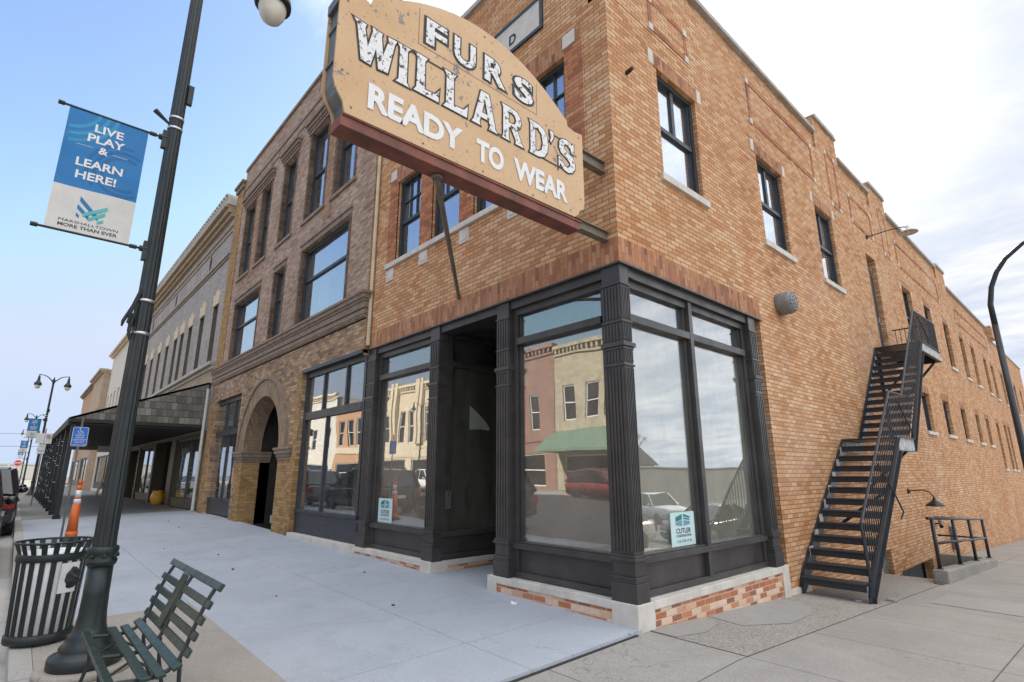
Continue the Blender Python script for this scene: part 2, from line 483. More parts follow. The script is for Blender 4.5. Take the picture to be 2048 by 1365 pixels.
# painted sheet sign with flaking chips
def sign_mat():
    m, t, out = new_mat('tan_sign_paint')
    p = pos(t)
    base = t.mix(t.mr(t.noise(p, 1.3, 5), .3, .7), (.58, .36, .185), (.66, .45, .26))
    n = t.noise(p, 9, 5, .65, .3)
    zone = t.noise(p, 1.5, 3)
    chip = t.mr(t.m('ADD', n, t.m('MULTIPLY', zone, .35)), .80, .83)
    chip = t.m('MULTIPLY', chip, t.mr(t.noise(p, 24, 3), .42, .5))
    c = t.mix(chip, base, (.20, .20, .20))
    ru = t.mr(t.noise(p, 33, 3), .65, .70)
    c = t.mix(t.m('MULTIPLY', ru, .7), c, (.22, .11, .06))
    pbsdf(t, out, c, .55, 0, bump(t, t.m('ADD', t.m('MULTIPLY', chip, -1), t.noise(p, 3, 3)), .2, .01), .35)
    return m
M['sign_tan'] = sign_mat()
def letter_worn():
    m, t, out = new_mat('worn_white_letter')
    p = pos(t)
    chip = t.mr(t.noise(p, 19, 6, .72), .555, .59)
    c = t.mix(chip, (.78, .76, .73), (.05, .05, .055))
    pbsdf(t, out, c, .6, 0, bump(t, chip, .3, .005), .3)
    return m
M['worn_white'] = letter_worn()

# ------------------------------------------------------------------ mesh builder
W = {}   # world location of a thing's origin (rotation only used on locally built things)


class MB:
    def __init__(s):
        s.v = []
        s.f = []

    def face(s, pts):
        i = len(s.v)
        s.v += [tuple(p) for p in pts]
        s.f.append(tuple(range(i, i + len(pts))))

    def box(s, x0, x1, y0, y1, z0, z1):
        i = len(s.v)
        s.v += [(x0, y0, z0), (x1, y0, z0), (x1, y1, z0), (x0, y1, z0), (x0, y0, z1), (x1, y0, z1), (x1, y1, z1), (x0, y1, z1)]
        s.f += [tuple(i + k for k in q) for q in ((0, 3, 2, 1), (4, 5, 6, 7), (0, 1, 5, 4), (1, 2, 6, 5), (2, 3, 7, 6), (3, 0, 4, 7))]
        return s

    def pbox(s, pl, c, u0, u1, v0, v1, d0, d1):
        """box on a wall plane; d = depth into the wall, negative stands proud"""
        if pl == 'y':
            return s.box(u0, u1, c + d0, c + d1, v0, v1)
        return s.box(c - d1, c - d0, u0, u1, v0, v1)

    def hexa(s, b, t):
        i = len(s.v)
        s.v += [tuple(p) for p in b] + [tuple(p) for p in t]
        s.f += [tuple(i + k for k in q) for q in ((0, 3, 2, 1), (4, 5, 6, 7), (0, 1, 5, 4), (1, 2, 6, 5), (2, 3, 7, 6), (3, 0, 4, 7))]
        return s

    def prism(s, poly, axis, a, b):
        def P(p, d):
            return {'x': (d, p[0], p[1]), 'y': (p[0], d, p[1]), 'z': (p[0], p[1], d)}[axis]
        n = len(poly)
        i = len(s.v)
        s.v += [P(p, a) for p in poly] + [P(p, b) for p in poly]
        s.f.append(tuple(range(i, i + n)))
        s.f.append(tuple(range(i + 2 * n - 1, i + n - 1, -1)))
        for k in range(n):
            k2 = (k + 1) % n
            s.f.append((i + k, i + n + k, i + n + k2, i + k2))
        return s

    def tube(s, pts, r, n=8):
        pts = [Vector(p) for p in pts]
        rs = r if isinstance(r, (list, tuple)) else [r] * len(pts)
        ref = None
        i0 = len(s.v)
        for k, p in enumerate(pts):
            d = (pts[min(k + 1, len(pts) - 1)] - pts[max(k - 1, 0)]).normalized()
            if ref is None:
                ref = Vector((0, 0, 1)) if abs(d.z) < .9 else Vector((1, 0, 0))
            a = d.cross(ref).normalized()
            b = a.cross(d).normalized()
            ref = b
            for j in range(n):
                t = 2 * math.pi * j / n
                s.v.append(tuple(p + (a * math.cos(t) + b * math.sin(t)) * rs[k]))
        for k in range(len(pts) - 1):
            for j in range(n):
                j2 = (j + 1) % n
                s.f.append((i0 + k * n + j, i0 + k * n + j2, i0 + (k + 1) * n + j2, i0 + (k + 1) * n + j))
        s.f.append(tuple(i0 + j for j in reversed(range(n))))
        s.f.append(tuple(i0 + (len(pts) - 1) * n + j for j in range(n)))
        return s

    def bar(s, a, b, w, h, upv=(0, 0, 1)):
        """rectangular bar from a to b"""
        a, b = Vector(a), Vector(b)
        d = (b - a).normalized()
        u = Vector(upv)
        x = d.cross(u).normalized()
        y = x.cross(d).normalized()
        q = [x * -w / 2 + y * -h / 2, x * w / 2 + y * -h / 2, x * w / 2 + y * h / 2, x * -w / 2 + y * h / 2]
        return s.hexa([a + k for k in q], [b + k for k in q])

    def lathe(s, prof, cx=0, cy=0, n=20, axis='z'):
        i0 = len(s.v)
        for r, z in prof:
            for j in range(n):
                t = 2 * math.pi * j / n
                if axis == 'z':
                    s.v.append((cx + r * math.cos(t), cy + r * math.sin(t), z))
                elif axis == 'x':
                    s.v.append((z, cx + r * math.cos(t), cy + r * math.sin(t)))
                else:
                    s.v.append((cx + r * math.cos(t), z, cy + r * math.sin(t)))
        for k in range(len(prof) - 1):
            for j in range(n):
                j2 = (j + 1) % n
                s.f.append((i0 + k * n + j, i0 + k * n + j2, i0 + (k + 1) * n + j2, i0 + (k + 1) * n + j))
        s.f.append(tuple(i0 + j for j in reversed(range(n))))
        s.f.append(tuple(i0 + (len(prof) - 1) * n + j for j in range(n)))
        return s

    def wall(s, pl, c, u0, u1, v0, v1, holes=(), depth=.2, edge=None):
        """sheet with rectangular holes, each hole with reveals of the given depth"""
        us = sorted({u0, u1, *[h[0] for h in holes], *[h[1] for h in holes]})
        vs = sorted({v0, v1, *[h[2] for h in holes], *[h[3] for h in holes]})
        us = [u for u in us if u0 <= u <= u1]
        vs = [v for v in vs if v0 <= v <= v1]
        P = (lambda u, v, d: (u, c + d, v)) if pl == 'y' else (lambda u, v, d: (c - d, u, v))
        idx = {}

        def vid(u, v):
            k = (u, v)
            if k not in idx:
                idx[k] = len(s.v)
                s.v.append(P(u, v, 0))
            return idx[k]
        for a, b in zip(us, us[1:]):
            for e, f in zip(vs, vs[1:]):
                mu, mv = (a + b) / 2, (e + f) / 2
                if any(h[0] < mu < h[1] and h[2] < mv < h[3] for h in holes):
                    continue
                s.f.append((vid(a, e), vid(b, e), vid(b, f), vid(a, f)))
        for h in holes:
            a, b, e, f = h[:4]
            d = h[4] if len(h) > 4 else depth
            if a > u0: s.face([P(a, e, 0), P(a, f, 0), P(a, f, d), P(a, e, d)])
            if b < u1: s.face([P(b, e, 0), P(b, f, 0), P(b, f, d), P(b, e, d)])
            if f < v1: s.face([P(a, f, 0), P(b, f, 0), P(b, f, d), P(a, f, d)])
            if e > v0: s.face([P(a, e, 0), P(b, e, 0), P(b, e, d), P(a, e, d)])
        if edge:
            s.face([P(u0, v0, 0), P(u0, v1, 0), P(u0, v1, edge), P(u0, v0, edge)])
            s.face([P(u1, v0, 0), P(u1, v1, 0), P(u1, v1, edge), P(u1, v0, edge)])
            s.face([P(u0, v1, 0), P(u1, v1, 0), P(u1, v1, edge), P(u0, v1, edge)])
        return s

    def split(s, name, mat, parent=None, gap=.012, **kw):
        """build every separate piece as an object of its own"""
        par = list(range(len(s.v)))
        def find(i):
            while par[i] != i:
                par[i] = par[par[i]]
                i = par[i]
            return i
        for f in s.f:
            for k in f[1:]:
                par[find(k)] = find(f[0])
        comp = {}
        for f in s.f:
            comp.setdefault(find(f[0]), []).append(f)
        items = []
        for fs in comp.values():
            vs = [s.v[k] for f in fs for k in f]
            items.append([fs, [min(v[a] for v in vs) - gap for a in range(3)], [max(v[a] for v in vs) + gap for a in range(3)]])
        merged = True
        while merged:
            merged = False
            out = []
            for it in items:
                for o in out:
                    if all(it[1][a] <= o[2][a] and o[1][a] <= it[2][a] for a in range(3)):
                        o[0] = o[0] + it[0]
                        o[1] = [min(x, y) for x, y in zip(o[1], it[1])]
                        o[2] = [max(x, y) for x, y in zip(o[2], it[2])]
                        merged = True
                        break
                else:
                    out.append(it)
            items = out
        res = []
        for fs, _, _ in items:
            q = MB()
            mp_ = {}
            for f in fs:
                g_ = []
                for k in f:
                    if k not in mp_:
                        mp_[k] = len(q.v)
                        q.v.append(s.v[k])
                    g_.append(mp_[k])
                q.f.append(tuple(g_))
            res.append(q.build(name, mat, parent, **kw))
        return res

    def build(s, name, mat, parent=None, smooth=False, bevel=0, local=False):
        off = Vector((0, 0, 0))
        if parent is not None and not local:
            off = W.get(parent.name, off)
        me = bpy.data.meshes.new(name)
        me.from_pydata([(x - off.x, y - off.y, z - off.z) for x, y, z in s.v], [], s.f)
        bm = bmesh.new()
        bm.from_mesh(me)
        bmesh.ops.recalc_face_normals(bm, faces=bm.faces)
        bm.to_mesh(me)
        bm.free()
        me.materials.append(M[mat] if isinstance(mat, str) else mat)
        if smooth:
            me.polygons.foreach_set('use_smooth', [len(p.vertices) <= 4 for p in me.polygons])
        o = bpy.data.objects.new(name, me)
        COL.objects.link(o)
        if parent is not None:
            o.parent = parent
            W[o.name] = off
        if bevel:
            b = o.modifiers.new('bevel', 'BEVEL')
            b.width = bevel
            b.segments = 2
            b.limit_method = 'ANGLE'
        return o


def tag(o, label=None, cat=None, group=None, kind=None):
    if label: o['label'] = label
    if cat: o['category'] = cat
    if group: o['group'] = group
    if kind: o['kind'] = kind
    return o


def thing(name, label, cat, loc=(0, 0, 0), group=None, rz=0, local=False):
    o = bpy.data.objects.new(name, None)
    o.empty_display_size = .2
    COL.objects.link(o)
    o.location = loc
    o.rotation_euler = (0, 0, rz)
    W[o.name] = Vector((0, 0, 0)) if local else Vector(loc)
    return tag(o, label, cat, group)


def copy_tree(o, parent=None):
    c = o.copy()
    COL.objects.link(c)
    if parent is not None:
        c.parent = parent
    for ch in list(o.children):
        copy_tree(ch, c)
    return c


def lump(mb, c, r, seed, n=9, m=6, sq=(1, 1, 1)):
    rr = random.Random(seed)
    prof = []
    i0 = len(mb.v)
    for k in range(m + 1):
        ph = math.pi * k / m
        for j in range(n):
            t = 2 * math.pi * j / n
            q = r * (.8 + .4 * rr.random())
            mb.v.append((c[0] + q * sq[0] * math.sin(ph) * math.cos(t), c[1] + q * sq[1] * math.sin(ph) * math.sin(t), c[2] + q * sq[2] * math.cos(ph)))
    for k in range(m):
        for j in range(n):
            j2 = (j + 1) % n
            mb.f.append((i0 + k * n + j, i0 + k * n + j2, i0 + (k + 1) * n + j2, i0 + (k + 1) * n + j))
    return mb


# ------------------------------------------------------------------ lettering
def text_geo(body, offset=0.0):
    c = bpy.data.curves.new('t', 'FONT')
    c.body = body
    c.resolution_u = 4
    c.offset = offset
    o = bpy.data.objects.new('t', c)
    COL.objects.link(o)
    dg = bpy.context.evaluated_depsgraph_get()
    me = bpy.data.meshes.new_from_object(o.evaluated_get(dg))
    vs = [tuple(v.co[:2]) for v in me.vertices]
    fs = [tuple(p.vertices) for p in me.polygons]
    bpy.data.objects.remove(o)
    bpy.data.curves.remove(c)
    bpy.data.meshes.remove(me)
    return vs, fs


def curve_geo(loops, offset=0.0):
    c = bpy.data.curves.new('t', 'CURVE')
    c.dimensions = '2D'
    c.fill_mode = 'BOTH'
    c.offset = offset
    for lp in loops:
        sp = c.splines.new('POLY')
        sp.points.add(len(lp) - 1)
        for p, q in zip(sp.points, lp):
            p.co = (q[0], q[1], 0, 1)
        sp.use_cyclic_u = True
    o = bpy.data.objects.new('t', c)
    COL.objects.link(o)
    dg = bpy.context.evaluated_depsgraph_get()
    me = bpy.data.meshes.new_from_object(o.evaluated_get(dg))
    vs = [tuple(v.co[:2]) for v in me.vertices]
    fs = [tuple(p.vertices) for p in me.polygons]
    bpy.data.objects.remove(o)
    bpy.data.curves.remove(c)
    bpy.data.meshes.remove(me)
    return vs, fs


def add_geo(mb, geo, org, rightv, upv, sx=1, sy=1, thick=None):
    """lay flat letter geometry on a surface"""
    org, rv, uv = Vector(org), Vector(rightv), Vector(upv)
    i0 = len(mb.v)
    for x, y in geo[0]:
        mb.v.append(tuple(org + rv * (x * sx) + uv * (y * sy)))
    for f in geo[1]:
        mb.f.append(tuple(i0 + k for k in f))


def fit_text(mb, body, org, rightv, upv, wd, ht, offset=0.0):
    g = text_geo(body, offset)
    xs = [p[0] for p in g[0]]
    ys = [p[1] for p in g[0]]
    x0, x1, y0, y1 = min(xs), max(xs), min(ys), max(ys)
    sx = wd / (x1 - x0)
    sy = ht / (y1 - y0)
    g = ([((x - x0), (y - y0)) for x, y in g[0]], g[1])
    add_geo(mb, g, org, rightv, upv, sx, sy)

XR, YR, ZU = (1, 0, 0), (0, 1, 0), (0, 0, 1)

# ------------------------------------------------------------------ ground
def clamp(x, a, b):
    return max(a, min(b, x))


def hfront(x, y):
    return .035 + .017 * clamp(-x, 0, 16) + .02 * clamp(y, -4.7, 0)


def hside(x, y):
    return -.045 * clamp(y, 0, 42) - .012 * clamp(x, 0, 6) + .02 * clamp(y, -4.7, 0)


def gbase(x, y):
    a = .017 * clamp(-x, 0, 16) * (1 - clamp(y / 8, 0, 1))
    b = -.045 * clamp(y, 0, 42) * clamp((x + 5) / 5, 0, 1)
    return a + b - .27 - (2.6 if (-.5 < x < 1.6 and 7 <= y <= 13.5) else 0)


def sheet(name, mat, xs, ys, h, skirt=0, skip=None, dz=0.0):
    mb = MB()
    idx = {}

    def vid(x, y):
        if (x, y) not in idx:
            idx[(x, y)] = len(mb.v)
            mb.v.append((x, y, h(x, y) + dz))
        return idx[(x, y)]
    for a, b in zip(xs, xs[1:]):
        for c, d in zip(ys, ys[1:]):
            if skip and skip((a + b) / 2, (c + d) / 2):
                continue
            mb.f.append((vid(a, c), vid(b, c), vid(b, d), vid(a, d)))
            if skirt:
                for (p, q, e) in (((a, c), (b, c), c == ys[0]), ((a, d), (b, d), d == ys[-1]), ((a, c), (a, d), a == xs[0]), ((b, c), (b, d), b == xs[-1])):
                    if e:
                        z0, z1 = h(*p) + dz, h(*q) + dz
                        mb.face([(*p, z0), (*q, z1), (*q, z1 - skirt), (*p, z0 - skirt)])
    o = mb.build(name, mat)
    o['kind'] = 'structure'
    return o


def rng(a, b, n):
    return [a + (b - a) * i / n for i in range(n + 1)]


sheet('ground', 'asphalt', sorted(set(rng(-600, -100, 5) + rng(-100, 100, 40) + rng(100, 600, 5) + [-.5, 1.6])),
      sorted(set(rng(-600, -100, 5) + rng(-100, 100, 40) + rng(100, 600, 5) + [7.0, 13.5])), gbase)
sheet('sidewalk', 'new_conc', [-19.8, -16, -12, -8, -4.4, -2, .05], [-3.2, -1.6, 0], hfront, .2)
sheet('entry_floor', 'new_conc', [-4.0, -2.2], [0, 2.6], hfront, 0)
sheet('sidewalk_strip', 'new_conc', [-19.8, -16, -12, -8, -4.4], [-4.7, -3.2], hfront, .2)
sheet('sidewalk_pad', 'pad_conc', [-4.4, -2, .05], [-4.7, -3.2], hfront, .2, dz=.002)
sheet('covered_sidewalk', 'far_conc', rng(-220, -40, 6) + [-30, -19.8], [-4.7, -2, 0], hfront, .2, dz=-.004)
sheet('side_sidewalk', 'old_conc', [.05, .6, 1.12, 2, 3.5, 5.2], [-4.7, -2, 0, 2, 4, 6, 7.6, 13.1, 14, 18, 22, 26, 30, 36, 42, 70],
      hside, .2, skip=lambda x, y: x < 1.12 and 7.6 < y < 13.1)
sheet('pebble_strip', 'pebble', [.02, .6, 1.08], [.14, 2, 4, 6, 7.6], hside, dz=.005)
mb = MB()
mb.face([(x, y, hside(x, y) + .009) for x, y in ((.02, 1.35), (.5, 1.25), (.78, 1.9), (.72, 2.6), (.55, 3.1), (.3, 3.35), (.02, 3.3))])
mb.face([(x, y, hside(x, y) + .009) for x, y in ((.02, .15), (.35, .16), (.42, .6), (.3, 1.1), (.02, 1.2))])
mb.build('patched_sidewalk', 'patch_conc')['kind'] = 'structure'
sheet('pale_slab', 'patch_conc', [1.4, 2.4, 3.6], [5.2, 6.5], hside, dz=.005)
sheet('kerb', 'curb', rng(-220, -60, 4) + rng(-40, 0, 10) + [.05], [-4.86, -4.704], hfront, .25, dz=.004)
sheet('side_kerb', 'curb', [5.2, 5.36], [-3, 0, 5, 10, 20, 30, 42, 70], hside, .25, dz=.004)
sheet('front_street', 'asphalt', rng(-300, -20, 10) + [-16, -12, -8, -4, 0, 6], [-22.0, -14, -4.86], lambda x, y: hfront(x, -4.7) - .16 + .02 * clamp(-4.8 - y, 0, 7), 0)
sheet('gutter', 'curb', rng(-220, -20, 10) + [-16, -12, -8, -4, 0], [-5.35, -4.86], lambda x, y: hfront(x, -4.7) - .15 + .015 * (-4.86 - y), 0, dz=.002)
sheet('opposite_sidewalk', 'old_conc', rng(-220, 20, 12), [-26.8, -22.3], lambda x, y: hfront(x, -4.7) + .1, .3)

m = MB()
for k in range(9):
    ya, yb = -4.7 + k * .51, -4.7 + (k + 1) * .51
    m.hexa([(.05, ya, hfront(0, ya) - .06), (.078, ya, hfront(0, ya) - .06), (.078, yb, hfront(0, yb) - .06), (.05, yb, hfront(0, yb) - .06)],
           [(.05, ya, hfront(0, ya) - .026), (.078, ya, hfront(0, ya) - .026), (.078, yb, hfront(0, yb) - .026), (.05, yb, hfront(0, yb) - .026)])
m.build('expansion_joint', 'rubber')['kind'] = 'structure'

# ------------------------------------------------------------------ helpers for facades
def window(parent, pl, c, u0, u1, v0, v1, d=.12, fw_=.06, mid=None, mun=None, sash=.05, frame='frame_dark', pane='glass_up', sill=None, sill_mat='limestone', back=True, backmat='shadow_in', blind=0.0, lower_mun=None, back_d=.35):
    """window frame mesh with pane (and sill) children; mid = height of the meeting rail, mun = (columns, rows) of the upper sash"""
    m = MB()
    m.pbox(pl, c, u0, u0 + fw_, v0, v1, d - .05, d + .06)
    m.pbox(pl, c, u1 - fw_, u1, v0, v1, d - .05, d + .06)
    m.pbox(pl, c, u0 + fw_, u1 - fw_, v1 - fw_, v1, d - .05, d + .06)
    m.pbox(pl, c, u0 + fw_, u1 - fw_, v0, v0 + fw_, d - .05, d + .06)
    if mid:
        m.pbox(pl, c, u0 + fw_, u1 - fw_, mid - .035, mid + .035, d - .035, d + .05)
        m.pbox(pl, c, u0 + fw_, u0 + fw_ + sash, v0 + fw_, mid - .035, d - .01, d + .04)
        m.pbox(pl, c, u1 - fw_ - sash, u1 - fw_, v0 + fw_, mid - .035, d - .01, d + .04)
        m.pbox(pl, c, u0 + fw_ + sash, u1 - fw_ - sash, v0 + fw_, v0 + fw_ + sash, d - .01, d + .04)
        m.pbox(pl, c, u0 + fw_, u0 + fw_ + sash * .7, mid + .035, v1 - fw_, d - .025, d + .04)
        m.pbox(pl, c, u1 - fw_ - sash * .7, u1 - fw_, mid + .035, v1 - fw_, d - .025, d + .04)
    if mun:
        ca, ra = mun
        lo = mid + .035 if mid else v0 + fw_
        a, b, e, f = u0 + fw_, u1 - fw_, lo, v1 - fw_
        for i in range(1, ca):
            x = a + (b - a) * i / ca
            wd = .012 if ca > 2 else .04
            m.pbox(pl, c, x - wd, x + wd, e, f, d - .02, d + .035)
        for j in range(1, ra):
            z = e + (f - e) * j / ra
            m.pbox(pl, c, a, b, z - .012, z + .012, d - .018, d + .033)
    o = m.build('window', frame, parent)
    MB().pbox(pl, c, u0 + fw_ * .5, u1 - fw_ * .5, v0 + fw_ * .5, v1 - fw_ * .5, d + .012, d + .018).build('pane', pane, o)
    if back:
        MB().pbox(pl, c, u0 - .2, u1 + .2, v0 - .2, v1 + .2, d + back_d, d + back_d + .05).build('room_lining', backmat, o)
    if blind:
        MB().pbox(pl, c, u0 + fw_, u1 - fw_, v1 - (v1 - v0) * blind, v1, d + .09, d + .1).build('blind', 'curtain', o)
    if sill:
        h, ov, pr = sill
        MB().pbox(pl, c, u0 - ov, u1 + ov, v0 - h, v0 + .003, -pr, d).build('sill', sill_mat, o, bevel=.006)
    return o


# ================================================================== CORNER BUILDING
B1 = thing('corner_building', 'buff brick corner building with black storefront and long side wall', 'building', (-3, 5, 0))
FW = [(-5.53, -4.63), (-4.21, -3.34), (-2.93, -2.05), (-1.65, -.79)]
FZ0, FZ1 = 5.83, 7.62
SX0 = -6.42
# front wall above the storefront
m = MB()
m.wall('y', 0, SX0, 0, 4.12, 9.9, [(a, b, FZ0, FZ1) for a, b in FW], .18)
m.face([(SX0, 0, 9.9), (0, 0, 9.9), (0, 0, 9.98), (-1.6, 0, 10.0), (-2.6, 0, 10.12), (-3.8, 0, 10.12), (-4.8, 0, 10.0), (SX0, 0, 9.98)])
m.face([(SX0, 0, 4.12), (0, 0, 4.12), (0, .3, 4.12), (SX0, .3, 4.12)])
m.build('front_wall', 'buff', B1)
# side wall
SW = [(1.2, 2.33), (4.58, 5.76), (7.56, 8.69)]
UP = [(14.72, 15.82, 5.55, 7.35), (17.5, 18.5, 5.52, 7.3), (20.45, 21.42, 5.48, 7.24), (23.45, 24.35, 5.43, 7.18), (25.9, 26.8, 5.38, 7.14), (29.05, 29.95, 5.33, 7.03), (31.15, 32.05, 5.24, 6.95), (34.3, 35.2, 5.2, 6.9), (36.9, 37.8, 5.1, 6.86), (39.4, 40.3, 5.02, 6.8), (42.2, 43.1, 4.95, 6.75)]
LO = [(14.66, 15.7, 2.8, 3.98), (17.55, 18.55, 2.82, 3.98), (20.5, 21.4, 2.79, 3.93), (23.45, 24.3, 2.78, 3.92), (25.83, 26.65, 2.76, 3.89)]
TALL = [(28.7, 29.5, 1.79, 3.88), (31.2, 32.0, 1.77, 3.92), (32.5, 33.2, 1.74, 3.92)]
holes = [(a, b, 5.78, 7.6) for a, b in SW] + UP + LO + TALL + [(11.2, 12.05, 4.72, 7.45), (8.45, 9.2, -.62, .02), (9.75, 12.6, -2.5, -.5)]
m = MB()
m.wall('x', 0, 3.86, 45.6, -2.6, 8.2, [h for h in holes if h[0] > 3.86], .2)
m.wall('x', 0, 0, 3.86, 4.12, 8.2, [(1.2, 2.33, 5.78, 7.6)], .2)
m.face([(0, 3.86, -2.6), (0, 3.86, 4.12), (-.3, 3.86, 4.12), (-.3, 3.86, -2.6)])
m.build('side_wall', 'buff', B1)
# upper side wall: bays and raised piers, with coping
piers = [(0, 2.29, 10.25), (8.33, 9.95, 10.32), (12.55, 14.26, 10.08), (21.05, 22.7, 9.75)]
bays = [(2.29, 8.33, 9.82), (9.95, 12.55, 9.72), (14.26, 21.05, 9.58), (22.7, 32.3, 9.12)]
m = MB()
cp = MB()
for a, b, z in piers:
    m.box(-.3, .004, a, b, 8.2, z)
    s = .12
    cp.prism([(a - .03, z - .02), (a + s, z + .10), (b - s, z + .10), (b + .03, z - .02)], 'x', -.35, .06)
for a, b, z in bays:
    m.box(-.3, 0, a, b, 8.2, z - .46)
    m.box(-.3, -.045, a, b, z - .46, z)
    cp.box(-.36, .05, a + .001, b - .001, z, z + .1)
m.box(-.3, 0, 32.3, 45.6, 8.2, 8.55)
cp.box(-.36, .05, 32.301, 45.65, 8.55, 8.64)
m.build('upper_side_wall', 'buff', B1)
cp.split('coping', 'coping', B1, bevel=.01)
m = MB()
m.prism([(SX0, 9.98), (-4.8, 10.0), (-3.8, 10.12), (-2.6, 10.12), (-1.6, 10.0), (-.02, 9.98), (-.02, 10.08), (-1.6, 10.1), (-2.6, 10.22), (-3.8, 10.22), (-4.8, 10.1), (SX0, 10.08)], 'y', -.06, .3)
m.build('front_coping', 'coping', B1)
# decorative frames of header brick with stone corners above side windows
m = MB()
st = MB()
def brick_frame(a, b, e, f, pr=.012, t=.10):
    for (p, q, r_, s_) in ((a, b, e, e + t), (a, b, f - t, f), (a, a + t, e + t, f - t), (b - t, b, e + t, f - t)):
        m.pbox('x', 0, p, q, r_, s_, -pr, .01)
    for (p, r_) in ((a, e), (b - t, e), (a, f - t), (b - t, f - t)):
        st.pbox('x', 0, p - .008, p + t + .008, r_ - .008, r_ + t + .008, -pr - .006, .008)
for (a, b, e, f) in ((1.08, 2.22, 8.27, 8.9), (4.5, 7.9, 8.26, 9.28), (8.9, 9.6, 8.05, 9.6), (10.4, 12.3, 8.1, 8.95), (13.3, 14.0, 7.95, 9.6), (14.8, 20.6, 8.0, 8.9), (23.4, 31.5, 7.75, 8.45)):
    brick_frame(a, b, e, f)
m.split('brick_frieze_panel', 'red_brick', B1)
for a, b in SW + [(h[0], h[1]) for h in UP[:8]]:
    st.pbox('x', 0, a - .2, a - .07, 7.62 if a < 9 else 7.2, 7.86 if a < 9 else 7.4, -.008, .01)
    st.pbox('x', 0, b + .07, b + .2, 7.62 if a < 9 else 7.2, 7.86 if a < 9 else 7.4, -.008, .01)
st.split('accent_stone', 'limestone', B1)
m = MB()
for a, b in SW:
    m.pbox('x', 0, a - .07, b + .07, 7.603, 7.84, -.006, .02)
for a, b, e, f in UP:
    m.pbox('x', 0, a - .02, b + .02, f + .002, f + .22, -.006, .02)
for a, b, e, f in LO + TALL:
    m.pbox('x', 0, a - .02, b + .02, f + .002, f + .22, -.006, .02)
m.split('window_header', 'soldier', B1)
# soldier course over the storefront
m = MB()
m.box(SX0, .006, -.006, .02, 4.122, 4.46)
m.box(-.02, .006, .021, 3.9, 4.122, 4.46)
m.split('soldier_course', 'soldier', B1)
# red brick surround of the front windows
m = MB()
xs = [-5.88] + [x for p in FW for x in p] + [-.45]
for i in range(0, len(xs), 2):
    m.box(xs[i], xs[i + 1], -.005, .02, 5.822, 7.72)
m.split('window_surround', 'red_brick', B1)
m = MB()
m.box(-5.88, -.45, -.006, .02, 7.722, 7.98)
for i in range(1, len(xs) - 1, 2):
    m.box(xs[i], xs[i + 1], -.006, .02, 7.622, 7.722)
m.split('window_header', 'soldier', B1)
MB().box(-5.88, -.45, -.05, .1, 5.72, 5.82).build('long_sill', 'limestone', B1, bevel=.008)
for x in (-5.85, -4.61, -3.32, -2.06, -.8):
    m = MB()
    m.box(x, x + .28, -.012, .02, 5.44, 5.7)
    m.box(x + .05, x + .23, -.02, .01, 5.49, 5.65)
    m.build('stone_block', 'limestone', B1, bevel=.006)
for x in (-5.86, -.81):
    MB().box(x, x + .24, -.014, .02, 7.74, 7.97).build('stone_block', 'limestone', B1, bevel=.006)
# name panel
p = MB().box(-5.1, -1.26, -.02, .02, 8.5, 9.02).build('name_panel', 'pale_trim', B1)
m = MB()
for (a, b, e, f) in ((-5.16, -1.2, 8.44, 8.5), (-5.16, -1.2, 9.02, 9.08), (-5.16, -5.1, 8.5, 9.02), (-1.26, -1.2, 8.5, 9.02)):
    m.box(a, b, -.035, .02, e, f)
m.split('panel_border', 'frame_dark', p)
m = MB()
fit_text(m, 'D', (-1.99, -.024, 8.6), XR, ZU, .17, .2, .03)
m.build('lettering', 'black_letter', p)
# front upper windows
for k, (a, b) in enumerate(FW):
    window(B1, 'y', 0, a, b, FZ0, FZ1, .12, .07, 6.66, (3, 2), blind=(.0, .62, .0, .3)[k])
for a, b in SW:
    window(B1, 'x', 0, a, b, 5.78, 7.6, .12, .07, 6.68, (2, 1), sill=(.11, .1, .05))
for (a, b, e, f) in UP:
    window(B1, 'x', 0, a, b, e, f, .15, .06, (e + f) / 2, sill=(.1, .06, .05), pane='glass_dim')
for (a, b, e, f) in LO:
    window(B1, 'x', 0, a, b, e, f, .14, .06, None, sill=(.1, .08, .06), pane='glass_up')
for (a, b, e, f) in TALL:
    window(B1, 'x', 0, a, b, e, f, .15, .06, (e + f) / 2, sill=(.1, .06, .05), pane='glass_dim')
# doors on the side
d = MB().pbox('x', 0, 11.22, 12.03, 4.73, 7.0, .12, .17).build('door', 'frame_dark', B1)
m = MB().pbox('x', 0, 11.32, 11.93, 7.04, 7.43, .13, .16)
m.build('transom_pane', 'glass_dim', d)
MB().pbox('x', 0, 11.86, 11.95, 5.6, 5.75, .09, .12).build('handle', 'steel', d)
d = MB().pbox('x', 0, 8.47, 9.18, -.6, .0, .1, .15).build('hatch_door', 'sign_end', B1)
MB().pbox('x', 0, 9.05, 9.1, -.35, -.25, .07, .1).build('handle', 'steel', d)
MB().pbox('x', 0, 9.7, 12.7, -2.5, -.4, .25, .3).build('basement_door', 'sign_end', B1)
MB().box(-.34, .22, 32.4, 33.6, 8.6, 9.25).build('chimney', 'buff', B1)
# roof shell and hidden walls that keep daylight out
m = MB()
m.box(-18.5, -.35, .6, 45.6, 9.0, 9.1)
m.box(-18.5, -.3, 45.5, 45.58, -2.5, 9.0)
m.build('roof', 'roof_dark', B1)
MB().pbox('x', 0, 35.5, 36.4, 7.6, 8.4, -.03, .02).build('wall_plaque', 'sign_white', B1)

# ---- storefront
SF = thing('storefront', 'black painted glass storefront wrapping the corner with fluted pilasters', 'storefront', (-3, .1, .3))
bpy.data.objects.remove(SF)
SF = B1


